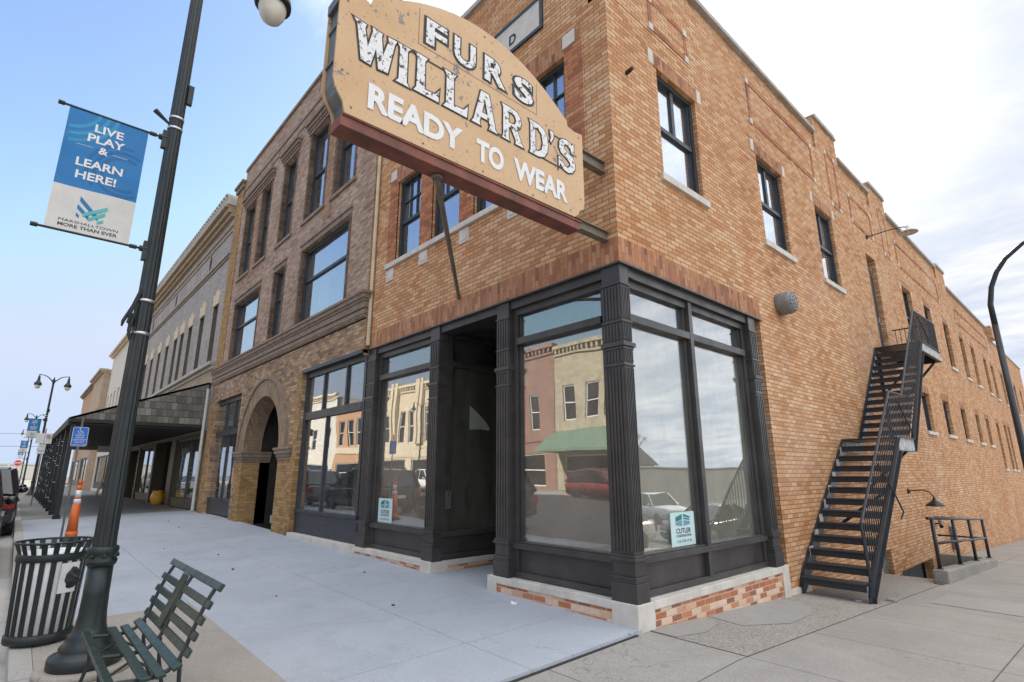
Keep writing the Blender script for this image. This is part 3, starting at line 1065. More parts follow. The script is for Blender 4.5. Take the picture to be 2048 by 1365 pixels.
def pilaster(pl, c, u0, u1, flutes=5, z0=.26, d1=.16, side=None):
    m = MB()
    def b(v0, v1, pr, ex):
        m.pbox(pl, c, u0 - ex, u1 + ex, v0, v1, -pr, d1)
    b(z0, z0 + .2, .03, .02)
    b(z0 + .2, z0 + .235, .02, .012)
    b(z0 + .235, z0 + .265, .028, .018)
    b(z0 + .265, z0 + .42, .008, .0)
    b(z0 + .42, z0 + .455, .035, .02)
    b(z0 + .455, z0 + .485, .02, .01)
    b(z0 + .485, 4.1, 0, 0)
    for z in (2.83, 3.36, 3.84):
        b(z, z + .028, .016, .012)
    b(3.03, 3.065, .012, .01)
    b(3.065, 3.12, .03, .02)
    m.build('pilaster', 'black_paint', B1, bevel=.005)
    f = MB()
    wd = (u1 - u0)
    for k in range(flutes):
        x = u0 + wd * (k + .5) / flutes
        h = wd / flutes * .27
        for (e, g) in ((z0 + .52, 2.81), (2.88, 3.02), (3.14, 3.345), (3.41, 3.82)):
            f.pbox(pl, c, x - h, x + h, e, g, -.012, .004)
    f.build('fluting', 'black_paint', [o for o in B1.children if o.name.startswith('pilaster')][-1], bevel=.003)


pil_front = [(-6.42, -6.1), (-4.1, -3.83), (-2.3, -2.03)]
for a, b in pil_front:
    pilaster('y', 0, a, b, 5)
# corner pilaster: solid core with two fluted faces
m = MB()
def cb(v0, v1, pr):
    m.box(-.28 - pr, pr, -pr, .18 + pr, v0, v1)
z0 = .26
for (a, b, pr) in ((z0, z0 + .2, .03), (z0 + .2, z0 + .235, .018), (z0 + .235, z0 + .265, .026), (z0 + .265, z0 + .42, .006), (z0 + .42, z0 + .455, .036), (z0 + .455, z0 + .485, .02), (z0 + .485, 4.1, 0), (2.83, 2.858, .016), (3.03, 3.065, .012), (3.065, 3.12, .032), (3.36, 3.388, .016), (3.84, 3.868, .016)):
    cb(a, b, pr)
cpil = m.build('pilaster', 'black_paint', B1, bevel=.005)
f = MB()
for k in range(6):
    for (e, g) in ((z0 + .52, 2.81), (2.88, 3.02), (3.14, 3.345), (3.41, 3.82)):
        x = -.28 + .28 * (k + .5) / 6
        f.box(x - .012, x + .012, -.012, .004, e, g)
        y = .18 * (k + .5) / 6
        f.box(-.004, .012, y - .008, y + .008, e, g)
f.build('fluting', 'black_paint', cpil, bevel=.003)
pilaster('x', 0, 3.42, 3.66, 4)
# header
m = MB()
m.box(SX0 + .01, -.02, .03, .3, 3.98, 4.118)
m.box(-.3, -.03, .31, 3.68, 3.98, 4.118)
m.split('storefront_header', 'black_paint', B1)
m = MB()
m.box(SX0 + .01, .04, -.035, .03, 4.098, 4.12)
m.box(-.03, .04, .031, 3.9, 4.098, 4.12)
m.split('drip_flashing', 'black_paint', B1)


def shop_bay(pl, u0, u1, nm, d=.1, paper='paper', mul=None, z0=.27, tr=3.475, ztop=3.98, papertop=3.42, glassm='glass', jag=False):
    m = MB()
    c = 0
    # bulkhead with recessed field
    m.pbox(pl, c, u0, u1, z0, z0 + .07, d - .02, d + .1)
    m.pbox(pl, c, u0, u1, z0 + .36, z0 + .43, d - .05, d + .1)
    m.pbox(pl, c, u0, u1, z0 + .43, z0 + .45, d - .02, d + .1)
    m.pbox(pl, c, u0, u1, z0 + .07, z0 + .36, d + .03, d + .1)
    m.pbox(pl, c, u0, u0 + .09, z0 + .07, ztop, d - .01, d + .1)
    m.pbox(pl, c, u1 - .09, u1, z0 + .07, ztop, d - .01, d + .1)
    m.pbox(pl, c, u0 + .09, u1 - .09, ztop - .1, ztop, d - .01, d + .1)
    m.pbox(pl, c, u0 + .09, u0 + .13, z0 + .45, ztop - .1, d + .03, d + .1)
    m.pbox(pl, c, u1 - .13, u1 - .09, z0 + .45, ztop - .1, d + .03, d + .1)
    m.pbox(pl, c, u0 + .09, u1 - .09, tr - .05, tr + .05, d - .04, d + .1)
    cuts = [u0 + .09]
    if mul:
        m.pbox(pl, c, mul - .045, mul + .045, z0 + .07, ztop, d - .045, d + .1)
        m.pbox(pl, c, mul - .1, mul + .1, z0 + .45, ztop, d + .02, d + .1)
    o = m.build(nm, 'black_paint', B1, bevel=.004)
    spans = [(u0 + .09, u1 - .09)] if not mul else [(u0 + .09, mul - .045), (mul + .045, u1 - .09)]
    for a, b in spans:
        MB().pbox(pl, c, a, b, z0 + .45, tr - .05, d + .055, d + .063).build('pane', glassm, o)
        MB().pbox(pl, c, a, b, tr + .05, ztop - .1, d + .055, d + .063).build('pane', glassm, o)
        if paper:
            q = MB()
            # a hung paper sheet with slightly rippled face and ragged edge
            n = 14
            rr = random.Random(int(u0 * 100))
            pts = [(a - .03 + (b - a + .06) * i / n) for i in range(n + 1)]
            P = (lambda u, v, dd: (u, c + dd, v)) if pl == 'y' else (lambda u, v, dd: (c - dd, u, v))
            rip = [rr.uniform(-.008, .008) for _ in pts]
            for i in range(n):
                t0 = papertop - (.02 * rr.random() if jag else 0)
                f4 = [P(pts[i], z0 + .4, d + .1 + rip[i]), P(pts[i + 1], z0 + .4, d + .1 + rip[i + 1]), P(pts[i + 1], t0, d + .1 + rip[i + 1]), P(pts[i], t0, d + .1 + rip[i])]
                b4 = [P(*x) for x in ((pts[i], z0 + .4, d + .104 + rip[i]), (pts[i + 1], z0 + .4, d + .104 + rip[i + 1]), (pts[i + 1], t0, d + .104 + rip[i + 1]), (pts[i], t0, d + .104 + rip[i]))]
                q.hexa(f4, b4)
            q.build('window_paper', paper, o)
    return o


shop_bay('y', -6.1, -4.1, 'shop_window')
shop_bay('y', -2.03, -.28, 'shop_window')
shop_bay('x', .18, 3.42, 'shop_window', mul=1.7, paper='paper_pale')
# dark show rooms behind the glass
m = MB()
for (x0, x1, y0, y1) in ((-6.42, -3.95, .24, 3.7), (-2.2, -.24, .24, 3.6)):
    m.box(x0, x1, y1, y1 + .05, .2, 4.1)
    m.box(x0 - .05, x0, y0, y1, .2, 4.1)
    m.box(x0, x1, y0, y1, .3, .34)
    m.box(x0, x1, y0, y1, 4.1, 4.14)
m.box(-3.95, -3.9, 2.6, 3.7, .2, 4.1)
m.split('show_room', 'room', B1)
# entry recess
m = MB()
m.box(-3.83, -2.28, .3, 2.6, 4.06, 4.1)
m.box(-2.33, -2.28, .2, 2.55, .1, 4.06)
m.box(-3.83, -2.28, 2.55, 2.6, .1, 4.06)
m.split('entry_lining', 'black_paint', B1)
m = MB()
for (a, b, e, f, g, h) in ((.16, 2.5, .28, .36, 0, .1), (.16, 2.5, .36, .62, .03, .1), (.16, 2.5, .62, .70, -.02, .1), (.16, .3, .7, 4.06, 0, .1), (2.3, 2.5, .7, 4.06, 0, .1), (.3, 2.3, 3.42, 3.52, 0, .1), (.3, 2.3, 3.96, 4.06, 0, .1)):
    m.box(-3.83 - h, -3.83 - g, a, b, e, f)
o = m.build('entry_side_window', 'black_paint', B1, bevel=.004)
MB().box(-3.895, -3.888, .3, 2.3, .7, 3.96).build('pane', 'glass_dim', o)
MB().box(-3.935, -3.93, .2, 2.4, .7, 3.5).build('window_paper', 'olive', o)
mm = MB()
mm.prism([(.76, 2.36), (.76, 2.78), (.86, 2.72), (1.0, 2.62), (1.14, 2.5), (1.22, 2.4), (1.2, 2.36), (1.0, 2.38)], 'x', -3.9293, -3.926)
mm.build('daylight_patch', 'refl_white', o)  # white patch painted for daylight through a gap in the paper
MB().box(-3.832, -3.818, .22, .32, 1.05, 1.33).build('intercom', 'steel', o)
dr = MB().box(-3.6, -2.5, 2.48, 2.54, .12, 2.6).build('entry_door', 'frame_dark', B1)
MB().box(-3.48, -2.62, 2.47, 2.478, .45, 2.5).build('pane', 'glass_dim', dr)
MB().tube([(-2.58, 2.44, 1.0), (-2.58, 2.44, 1.35)], .012).build('handle', 'steel', dr)
# stone and brick base
def gz(x):
    return hfront(x, 0)
for (a, b) in ((-6.6, -3.84), (-2.42, 0.0)):
    m = MB()
    x = a + .18
    while x < b - .3:
        x2 = min(x + .86, b - .28)
        if b - .28 - x2 < .2: x2 = b - .28
        m.box(x + .003, x2, -.045, .3, .175, .262)
        x = x2
        if x >= b - .285: break
    m.split('stone_course', 'limestone', B1, bevel=.006)
    MB().box(a + .17, b - .27, -.03, .25, -.15, .174).build('brick_base', 'base_brick', B1)
    MB().box(a, a + .18, -.05, .3, -.15, .264).build('corner_stone', 'limestone', B1, bevel=.006)
    if b < -1:
        MB().box(b - .28, b + .02, -.05, .3, -.15, .264).build('corner_stone', 'limestone', B1, bevel=.006)
MB().box(-.3, .045, -.05, .26, -.2, .264).build('corner_stone', 'limestone', B1, bevel=.008)
m = MB()
y = .262
while y < 3.5:
    y2 = min(y + .78, 3.56)
    m.box(-.3, .042, y + .003, y2, .178, .264)
    y = y2
    if y >= 3.555: break
m.split('stone_course', 'limestone', B1, bevel=.006)
MB().box(-.25, .03, .258, 3.57, -.5, .177).build('brick_base', 'base_brick', B1)
MB().box(-.3, .045, 3.56, 3.78, -.5, .268).build('corner_stone', 'limestone', B1, bevel=.008)
m = MB()
m.box(-4.1, -3.82, .301, 2.5, .18, .264)
m.split('stone_course', 'limestone', B1, bevel=.005)
MB().box(-4.1, -3.835, .3, 2.5, 0, .179).build('brick_base', 'base_brick', B1)
MB().box(-.28, .03, 3.79, 4.6, -.5, -.1).build('corner_stone', 'limestone', B1)


# posters leaning inside the glass
def poster(pl, u0, u1, v0, v1, d, label, extra_phone=True):
    c = (u0 + u1) / 2
    loc = (c, d - .004, v0) if pl == 'y' else (-d + .004, c, v0)
    t = thing('poster', label, 'poster', loc, 'builder posters in the shop windows')
    MB().pbox(pl, 0, u0, u1, v0, v1, d, d + .005).build('board', 'mint', t)
    P = (lambda u, v: (u, d - .0025, v)) if pl == 'y' else (lambda u, v: (-d + .0025, u, v))
    rv = XR if pl == 'y' else YR
    w_, h_ = u1 - u0, v1 - v0
    g, sl_, tx = MB(), MB(), MB()
    cu = lambda x, y: P(u0 + x * w_, v0 + y * h_)
    g.face([cu(.20, .72), cu(.47, .78), cu(.47, .94), cu(.20, .85)])
    g.face([cu(.53, .86), cu(.80, .80), cu(.80, .85), cu(.53, .94)])
    g.face([cu(.53, .78), cu(.80, .74), cu(.80, .78), cu(.53, .83)])
    sl_.face([cu(.20, .70), cu(.47, .76), cu(.47, .58), cu(.20, .62)])
    sl_.face([cu(.53, .75), cu(.80, .71), cu(.80, .62), cu(.53, .58)])
    fit_text(tx, 'CUTLER', cu(.2, .37), rv, ZU, w_ * .62, h_ * .15, .02)
    fit_text(tx, 'CONSTRUCTION', cu(.2, .265), rv, ZU, w_ * .62, h_ * .07, .02)
    fit_text(tx, '515-778-1718', cu(.22, .1), rv, ZU, w_ * .6, h_ * .075)
    g.build('logo', 'logo_green', t)
    sl_.build('logo', 'logo_slate', t)
    tx.build('lettering', 'ink', t)


poster('x', .98, 1.53, .73, 1.13, .152, 'mint green builder poster low in the side shop window by the corner')
poster('y', -5.93, -5.42, .73, 1.16, .152, 'mint green builder poster in the front window left of the doorway')

# ================================================================== HANGING SIGN
FX, BX = -.05, -.29
S1 = thing('hanging_sign', 'large tan double sided metal sign reading furs hung over the sidewalk', 'sign', (-.3, -2.1, 4.4))
arc = [(-3.55, 4.47), (-3.575, 4.57), (-3.64, 4.66), (-3.67, 4.75), (-3.67, 5.62), (-3.56, 5.63), (-3.54, 5.69), (-3.46, 5.68), (-3.39, 5.65), (-3.37, 5.73), (-3.33, 5.75)]
for k in range(1, 15):
    t = k / 15
    y = -3.33 + t * 2.46
    arc.append((y, 5.75 + .45 * (1 - (2 * t - 1) ** 2)))
arc += [(-.87, 5.75), (-.83, 5.73), (-.81, 5.65), (-.70, 5.63), (-.55, 5.65), (-.55, 4.72), (-.57, 4.64), (-.64, 4.6), (-.66, 4.55), (-.73, 4.49)]
for nm, xa, xb in (('sign_face', FX - .02, FX), ('sign_face', BX, BX + .02)):
    MB().prism(arc, 'x', xa, xb).build(nm, 'sign_tan', S1)
# end pans and top skin between the two faces
m = MB()
inner = [(y * .985 - .03, 4.5 + (z - 4.5) * .975) for y, z in arc]
n = len(inner)
for k in range(n):
    a, b = inner[k], inner[(k + 1) % n]
    m.face([(FX - .02, *a), (FX - .02, *b), (BX + .02, *b), (BX + .02, *a)])
m.build('sign_case', 'sign_end', S1)
m = MB()
for z in (4.95, 5.3):
    m.box(BX + .02, FX - .02, -3.66, -3.645, z, z + .03)
m.box(BX + .01, FX - .01, -3.68, -3.64, 5.5, 5.6)
m.split('end_rib', 'sign_end', S1)
m = MB()
m.box(-.265, -.07, -3.57, -.62, 4.362, 4.458)
m.box(-.275, -.055, -3.56, -.60, 4.455, 4.475)
m.build('sign_bottom', 'rust', S1, bevel=.004)


def ibeam(m, x, w_, y0, y1, z0, z1):
    m.box(x - w_ / 2, x + w_ / 2, y0, y1, z0, z0 + .014)
    m.box(x - w_ / 2, x + w_ / 2, y0, y1, z1 - .014, z1)
    m.box(x - .012, x + .012, y0, y1, z0 + .014, z1 - .014)


m = MB()
ibeam(m, -.17, .1, -.66, -.007, 4.43, 4.56)
ibeam(m, -.17, .1, -.70, -.007, 5.38, 5.54)
m.split('support_beam', 'beam', S1)
m = MB()
m.tube([(-.2, -2.54, 4.34), (-3.27, -.02, 4.49)], .03, 8)
m.lathe([(.05, 4.33), (.06, 4.345), (.05, 4.362)], -.2, -2.54, 10)
m.build('brace_rod', 'beam', S1)
MB().tube([(-3.27, -.05, 4.49), (-3.27, -.006, 4.49)], .05, 8).build('brace_rod_flange', 'beam', S1)

# letters of the sign
LET = {
 'W': [[(-.02, 1), (.28, .97), (.25, .87), (.34, .42), (.44, .9), (.42, 1), (.68, .98), (.66, .88), (.72, .42), (.84, .88), (.82, .98), (1.06, 1.0), (1.0, .88), (.86, .02), (.62, .0), (.54, .5), (.43, .0), (.2, .02), (.06, .88)]],
 'I': [[(0, 0), (1, .0), (.8, .1), (.78, .9), (1, 1), (0, 1), (.2, .9), (.2, .1)]],
 'L': [[(0, 0), (.98, 0), (1, .32), (.84, .17), (.42, .15), (.40, .88), (.5, 1), (0, 1), (.1, .88), (.1, .12)]],
 'A': [[(0, 0), (.34, 0), (.3, .1), (.34, .24), (.66, .24), (.70, .1), (.66, 0), (1, 0), (.92, .1), (.66, 1), (.34, 1), (.08, .1)], [(.39, .39), (.61, .39), (.5, .8)]],
 'R': [[(0, 0), (.36, 0), (.31, .1), (.31, .40), (.42, .40), (.64, .1), (.62, 0), (1, 0), (.93, .08), (.68, .44), (.84, .54), (.9, .70), (.84, .86), (.7, .97), (.5, 1), (0, 1), (.06, .9), (.06, .1)], [(.31, .54), (.31, .86), (.5, .86), (.62, .8), (.66, .7), (.62, .6), (.5, .54)]],
 'D': [[(0, 0), (.5, 0), (.78, .08), (.94, .28), (.98, .5), (.94, .72), (.78, .92), (.5, 1), (0, 1), (.06, .9), (.06, .1)], [(.31, .15), (.31, .85), (.45, .85), (.63, .75), (.7, .5), (.63, .25), (.45, .15)]],
 "'": [[(.1, 1), (.8, 1), (.9, .6), (.3, 0), (.05, .1), (.4, .5), (.1, .55)]],
 'S': [[(.02, .02), (.12, .16), (.3, .02), (.55, -.02), (.8, .05), (.96, .2), (.97, .38), (.86, .53), (.55, .62), (.36, .69), (.33, .78), (.4, .86), (.55, .88), (.7, .8), (.78, .68), (.9, .66), (.94, 1.0), (.86, 1.0), (.8, .92), (.66, 1.0), (.48, 1.02), (.22, .97), (.07, .84), (.05, .66), (.18, .52), (.5, .42), (.66, .35), (.7, .26), (.62, .17), (.46, .13), (.28, .2), (.17, .36), (.02, .36)]],
}
lay = [('W', -3.53, -3.14, 5.03, 5.42), ('I', -3.115, -2.975, 5.01, 5.42), ('L', -2.93, -2.65, 5.02, 5.43), ('L', -2.60, -2.31, 5.02, 5.43), ('A', -2.26, -1.92, 5.02, 5.43), ('R', -1.86, -1.55, 5.02, 5.43), ('D', -1.46, -1.16, 5.02, 5.43), ("'", -1.14, -1.06, 5.28, 5.44), ('S', -1.0, -.70, 5.02, 5.43)]
mo, mi = MB(), MB()
for ch, a, b, e, f in lay:
    lp = [[(p[0] * (b - a), p[1] * (f - e)) for p in loop] for loop in LET[ch]]
    add_geo(mi, curve_geo(lp), (FX + .009, a, e), YR, ZU)
    add_geo(mo, curve_geo(lp, .016), (FX + .004, a, e), YR, ZU)
for ch, a, b, e, f in (('F', -2.82, -2.58, 5.6, 5.89), ('U', -2.49, -2.22, 5.6, 5.9), ('R', -2.1, -1.81, 5.6, 5.9), ('S', -1.68, -1.4, 5.6, 5.9)):
    g = text_geo(ch, .035)
    xs_ = [q[0] for q in g[0]]; ys_ = [q[1] for q in g[0]]
    x0, x1, y0, y1 = min(xs_), max(xs_), min(ys_), max(ys_)
    sx, sy = (b - a) / (x1 - x0), (f - e) / (y1 - y0)
    add_geo(mi, ([(x - x0, y - y0) for x, y in g[0]], g[1]), (FX + .009, a, e), YR, ZU, sx, sy)
    g2 = text_geo(ch, .085)
    add_geo(mo, ([(x - x0, y - y0) for x, y in g2[0]], g2[1]), (FX + .004, a, e), YR, ZU, sx, sy)
# thin neon ties between the letters
for (ya, yb, z) in ((-2.99, -2.93, 5.41), (-2.8, -2.5, 5.415), (-1.99, -1.76, 5.035), (-1.3, -.92, 5.03), (-1.06, -.8, 5.41)):
    mo.box(FX + .001, FX + .005, ya, yb, z - .008, z + .008)
mo.build('letter_outline', 'black_letter', S1)
sm = MB()
for (a, b, e, f) in ((-2.9, -1.33, 5.545, 5.551), (-2.9, -2.894, 5.551, 5.95), (-1.336, -1.33, 5.551, 5.95)):
    sm.box(FX - .001, FX + .002, a, b, e, f)
sm.build('panel_seam', 'beam', S1)
rv = MB()
for (y_, z_) in ((-3.6, 5.55), (-3.6, 4.85), (-.62, 5.58), (-.62, 4.75), (-2.1, 6.12), (-3.5, 4.54), (-.8, 4.55), (-2.1, 4.52), (-1.4, 4.52), (-2.8, 4.52)):
    rv.lathe([(.012, FX - .001), (.010, FX + .004)], y_, z_, 8, 'x')
rv.split('rivet', 'beam', S1, gap=.001)
mi.build('lettering', 'worn_white', S1)
for body, a, b in (('READY', -3.36, -2.36), ('TO', -2.19, -1.83), ('WEAR', -1.69, -.85)):
    mw = MB()
    fit_text(mw, body, (FX + .006, a, 4.61), YR, ZU, b - a, .25, .042)
    mw.build('lettering', 'white_paint', S1)

# ================================================================== ARCADE BUILDING (three storeys)
K = 4.97 / 5.08
YB = -.11
def tx(x): return 3.69 + (x - 3.69) * K
def tz(z): return 1.6 + (z - 1.6) * K
B2 = thing('brick_building', 'three storey grey brown brick building with round entry arch', 'building', (-12.7, .5, .2))
XL, XRt = tx(-18.95), -6.44
def T(h): return (tx(h[0]), tx(h[1]), tz(h[2]), tz(h[3]))
w2 = [T(h) for h in ((-10.85, -7.86, 5.42, 7.76), (-13.1, -12.22, 5.42, 7.76), (-17.25, -14.5, 5.42, 7.7))]
w3 = [T(h) for h in ((-10.95, -9.7, 8.72, 11.6), (-8.95, -7.83, 8.72, 11.6), (-13.15, -12.14, 8.72, 11.6), (-17.3, -16.2, 8.72, 11.6), (-15.4, -14.47, 8.72, 11.6))]
m = MB()
m.wall('y', YB, XL + .9, XRt, tz(4.85), tz(13.5), w2 + w3, .3)
m.face([(XRt, YB, tz(4.05)), (XRt, YB, tz(13.5)), (XRt, .3, tz(13.5)), (XRt, .3, tz(4.05))])
m.build('upper_wall', 'gray_brick', B2)
m = MB()
m.box(XL, XL + .9, YB - .03, .3, tz(4.85), tz(13.0))
m.box(XRt + .001, XRt + .012, YB + .005, .0, tz(4.2), tz(13.4))
m.split('end_pier', 'gold_brick', B2)
m = MB()
for a, b, e, f in w3[:2]:
    pass
m.box(w3[0][1] + .16, w3[1][0] - .16, YB - .012, YB + .02, tz(8.2), tz(11.6))
m.box(w3[3][1] + .14, w3[4][0] - .14, YB - .012, YB + .02, tz(8.2), tz(11.6))
m.split('mullion_pier', 'mull_brick', B2)
# dark jambs and lintels around openings
m = MB()
for a, b, e, f in w2 + w3:
    t = .105
    m.box(a - t, a + .004, YB - .015, YB + .13, e + .001, f - .001)
    m.box(b - .004, b + t, YB - .015, YB + .13, e + .001, f - .001)
m.split('window_jamb', 'jamb', B2)
m = MB()
for a, b, e, f in w2:
    m.box(a - .11, b + .11, YB - .018, YB + .1, f + .002, f + .14)
    m.box(a - .14, b + .14, YB - .05, YB + .1, f + .14, f + .2)
for (a, b) in ((w3[0][0], w3[1][1]), (w3[2][0], w3[2][1]), (w3[3][0], w3[4][1])):
    f = w3[0][3]
    m.box(a - .2, b + .2, YB - .04, YB + .1, f + .002, f + .1)
    m.box(a - .22, b + .22, YB - .07, YB + .1, f + .1, f + .18)
    m.box(a - .25, b + .25, YB - .11, YB + .1, f + .18, f + .3)
    m.box(a - .28, b + .28, YB - .16, YB + .1, f + .3, f + .38)
for a, b, e, f in w3:
    m.box(a - .2, b + .2, YB - .05, YB + .1, e - .1, e - .002)
m.split('window_lintel', 'brown_stone', B2)
m = MB()
m.box(XL + .9, XRt, YB - .03, YB + .05, tz(12.6), tz(12.68))
m.box(XL + .9, XRt, YB - .02, YB + .05, tz(12.3), tz(12.36))
m.split('string_course', 'brown_stone', B2)
m = MB()
m.box(XL + .9, XRt + .02, YB - .05, .3, tz(13.5), tz(13.62))
m.box(XL - .04, XL + .92, YB - .10, .3, tz(12.85), tz(13.05))
m.box(XL - .1, XL + .98, YB - .16, .3, tz(13.05), tz(13.15))
m.split('coping', 'brown_stone', B2)
# belt cornice over the ground floor
m = MB()
for (z0_, z1_, pr) in ((4.88, 4.97, .05), (4.97, 5.06, .09), (5.06, 5.10, .06), (5.10, 5.24, .12), (5.24, 5.30, .16), (5.30, 5.40, .21), (5.40, 5.46, .26)):
    m.box(XL, XRt + pr * .45, YB - pr * .65, YB + .3, tz(z0_), tz(z1_))
x = XL + .1
while x < XRt:
    m.box(x, x + .06, YB - .062, YB - .03, tz(4.9), tz(4.955))
    x += .12
m.build('belt_cornice', 'brown_stone', B2)
cols = ['shadow_in'] * 5
for k, (a, b, e, f) in enumerate(w2):
    o = window(B2, 'y', YB, a, b, e, f, .16, .09, e + (f - e) * .60, None, backmat='room', back_d=1.0)
    if k != 1:
        MB().box(a + .12, a + .55 + .2 * (k == 0), YB + .5, YB + .54, e, f).build('curtain', 'curtain', o)
for a, b, e, f in w3:
    window(B2, 'y', YB, a, b, e, f, .17, .08, e + (f - e) * .5, None)
# frieze of mixed brick with arch: built from cells, leaving the arch and shopfronts open
AC, AZ, RI, RO = tx(-12.72), tz(2.28), 1.5, 2.08
zt = tz(4.88)
def fr_wall():
    m = MB()
    m.wall('y', YB, XL, AC - RO - .02, hfront(XL, 0) - .1, zt, [T((-18.1, -15.1, -.2, 4.2))], .35)
    m.wall('y', YB, AC + RO + .02, XRt, AZ - .3, zt, [(tx(-9.97), XRt, AZ - .3, tz(4.12))], .35)
    # spandrel over the arch
    n = 28
    for k in range(n):
        t0, t1 = math.pi * (1 - k / n), math.pi * (1 - (k + 1) / n)
        x0, x1 = AC + (RO - .02) * math.cos(t0), AC + (RO - .02) * math.cos(t1)
        m.face([(x0, YB, AZ + (RO - .02) * math.sin(t0)), (x1, YB, AZ + (RO - .02) * math.sin(t1)), (x1, YB, zt), (x0, YB, zt)])
    m.face([(AC - RO - .02, YB, AZ), (AC - RO + .02, YB, AZ), (AC - RO + .02, YB, zt), (AC - RO - .02, YB, zt)])
    m.face([(AC + RO - .02, YB, AZ), (AC + RO + .02, YB, AZ), (AC + RO + .02, YB, zt), (AC + RO - .02, YB, zt)])
    return m
fr_wall().build('frieze_wall', 'frieze_brick', B2)
# ring of the arch
m = MB()
n = 30
def ring(m, ri, ro, y0, y1):
    for k in range(n):
        t0, t1 = math.pi * k / n, math.pi * (k + 1) / n
        q = [(ri, t0), (ro, t0), (ro, t1), (ri, t1)]
        b = [(AC + r_ * math.cos(t), y0, AZ + r_ * math.sin(t)) for r_, t in q]
        t_ = [(x, y1, z) for x, _, z in b]
        m.hexa(b, t_)
ring(m, RI, RO - .10, YB - .03, YB + .5)
m.build('arch_ring', 'arch_brick', B2)
m = MB()
ring(m, RO - .10, RO, YB - .07, YB + .1)
m.build('arch_moulding', 'brown_stone', B2)
# piers of the arch
for (a, b) in ((AC - RO - .02, AC - RI), (AC + RI, AC + RO + .3)):
    g0 = hfront((a + b) / 2, 0) - .1
    MB().box(a, b, YB, YB + .8, g0, AZ - .32).build('arch_pier', 'gold_brick', B2)
    m = MB()
    for (z0_, z1_, pr) in ((-.32, -.24, .02), (-.24, -.16, .05), (-.16, -.06, .09), (-.06, 0, .12)):
        m.box(a - pr, b + pr, YB - pr, YB + .8, AZ + z0_, AZ + z1_)
    m.split('impost_cap', 'brown_stone', B2, bevel=.008)
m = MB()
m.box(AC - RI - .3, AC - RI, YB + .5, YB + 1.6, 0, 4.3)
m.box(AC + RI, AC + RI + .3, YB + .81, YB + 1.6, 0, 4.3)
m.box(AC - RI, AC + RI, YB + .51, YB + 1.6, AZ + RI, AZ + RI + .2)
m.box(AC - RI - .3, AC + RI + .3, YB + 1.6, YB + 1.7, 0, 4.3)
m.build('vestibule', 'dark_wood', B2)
o = MB().box(AC - .2, AC + 1.05, YB + 1.5, YB + 1.57, .25, 2.5).build('entry_door', 'olive', B2)
MB().box(AC - .05, AC + .9, YB + 1.488, YB + 1.495, .75, 2.35).build('pane', 'glass_dim', o)
MB().box(AC - 1.3, AC + 1.2, YB + .9, YB + 1.5, .2, .42).build('entry_step', 'limestone', B2)
# gold side strips by the shopfronts
m = MB()
m.box(XL, XL + .55, YB - .012, YB + .3, hfront(XL, 0) - .1, tz(4.15))
m.box(tx(-10.25), tx(-9.98), YB - .012, YB + .3, hfront(-10, 0) - .1, tz(4.2))
m.split('shopfront_pier', 'gold_brick', B2)


def shop2(u0, u1, z0_, ztop, tr, nm, mtop, mlow, frame, c=YB, d=.12, paper=None, bulk=.45, par=None, glassm='glass'):
    par = par or B2
    m = MB()
    z0_ += 0
    m.pbox('y', c, u0, u1, z0_, z0_ + bulk, d - .02, d + .08)
    m.pbox('y', c, u0, u1, z0_ + bulk, z0_ + bulk + .07, d - .05, d + .08)
    m.pbox('y', c, u0, u0 + .1, z0_ + bulk + .07, ztop, d - .02, d + .08)
    m.pbox('y', c, u1 - .1, u1, z0_ + bulk + .07, ztop, d - .02, d + .08)
    m.pbox('y', c, u0 + .1, u1 - .1, ztop - .12, ztop, d - .02, d + .08)
    if tr:
        m.pbox('y', c, u0 + .1, u1 - .1, tr - .09, tr + .09, d - .03, d + .08)
    for x in mtop:
        m.pbox('y', c, x - .035, x + .035, (tr + .09) if tr else z0_ + bulk, ztop - .12, d - .015, d + .07)
    for x in mlow:
        m.pbox('y', c, x - .03, x + .03, z0_ + bulk + .07, (tr - .09) if tr else ztop - .12, d - .015, d + .07)
    o = m.build(nm, frame, par, bevel=.004)
    MB().pbox('y', c, u0 + .1, u1 - .1, z0_ + bulk + .07, ztop - .12, d + .03, d + .038).build('pane', glassm, o)
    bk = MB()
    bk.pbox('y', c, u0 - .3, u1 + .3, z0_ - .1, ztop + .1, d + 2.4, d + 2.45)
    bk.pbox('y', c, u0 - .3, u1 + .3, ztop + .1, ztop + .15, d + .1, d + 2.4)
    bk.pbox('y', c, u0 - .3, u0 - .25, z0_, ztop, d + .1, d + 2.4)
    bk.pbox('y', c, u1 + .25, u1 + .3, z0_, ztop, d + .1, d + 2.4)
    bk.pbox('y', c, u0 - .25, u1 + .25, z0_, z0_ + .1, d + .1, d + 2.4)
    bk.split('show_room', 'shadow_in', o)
    return o


o = shop2(tx(-9.95), XRt - .02, .29, tz(4.10), tz(3.0), 'shop_window', [tx(-8.85), tx(-7.63)], [tx(-8.55)], 'frame_dark')
MB().box(tx(-7.15), tx(-6.55), YB + .2, YB + .205, .8, tz(2.9)).build('window_paper', 'olive', o)
shop2(XL + .56, tx(-15.1), .33, tz(4.15), tz(3.0), 'shop_window', [tx(-17.1), tx(-16.1)], [tx(-16.6)], 'frame_dark')
m = MB()
m.box(tx(-9.97), XRt, YB - .04, YB + .2, -.1, .285)
m.split('stone_course', 'limestone', B2, bevel=.006)
m = MB()
m.box(tx(-9.98), XRt, YB - .03, YB + .1, tz(4.10), tz(4.18))
m.split('drip_flashing', 'frame_dark', B2)
m = MB()
m.tube([(XRt + .06, -.05, 4.2), (XRt + .06, -.05, 13.2)], .04, 8)
m.build('conduit', 'cream', B2)
m = MB()
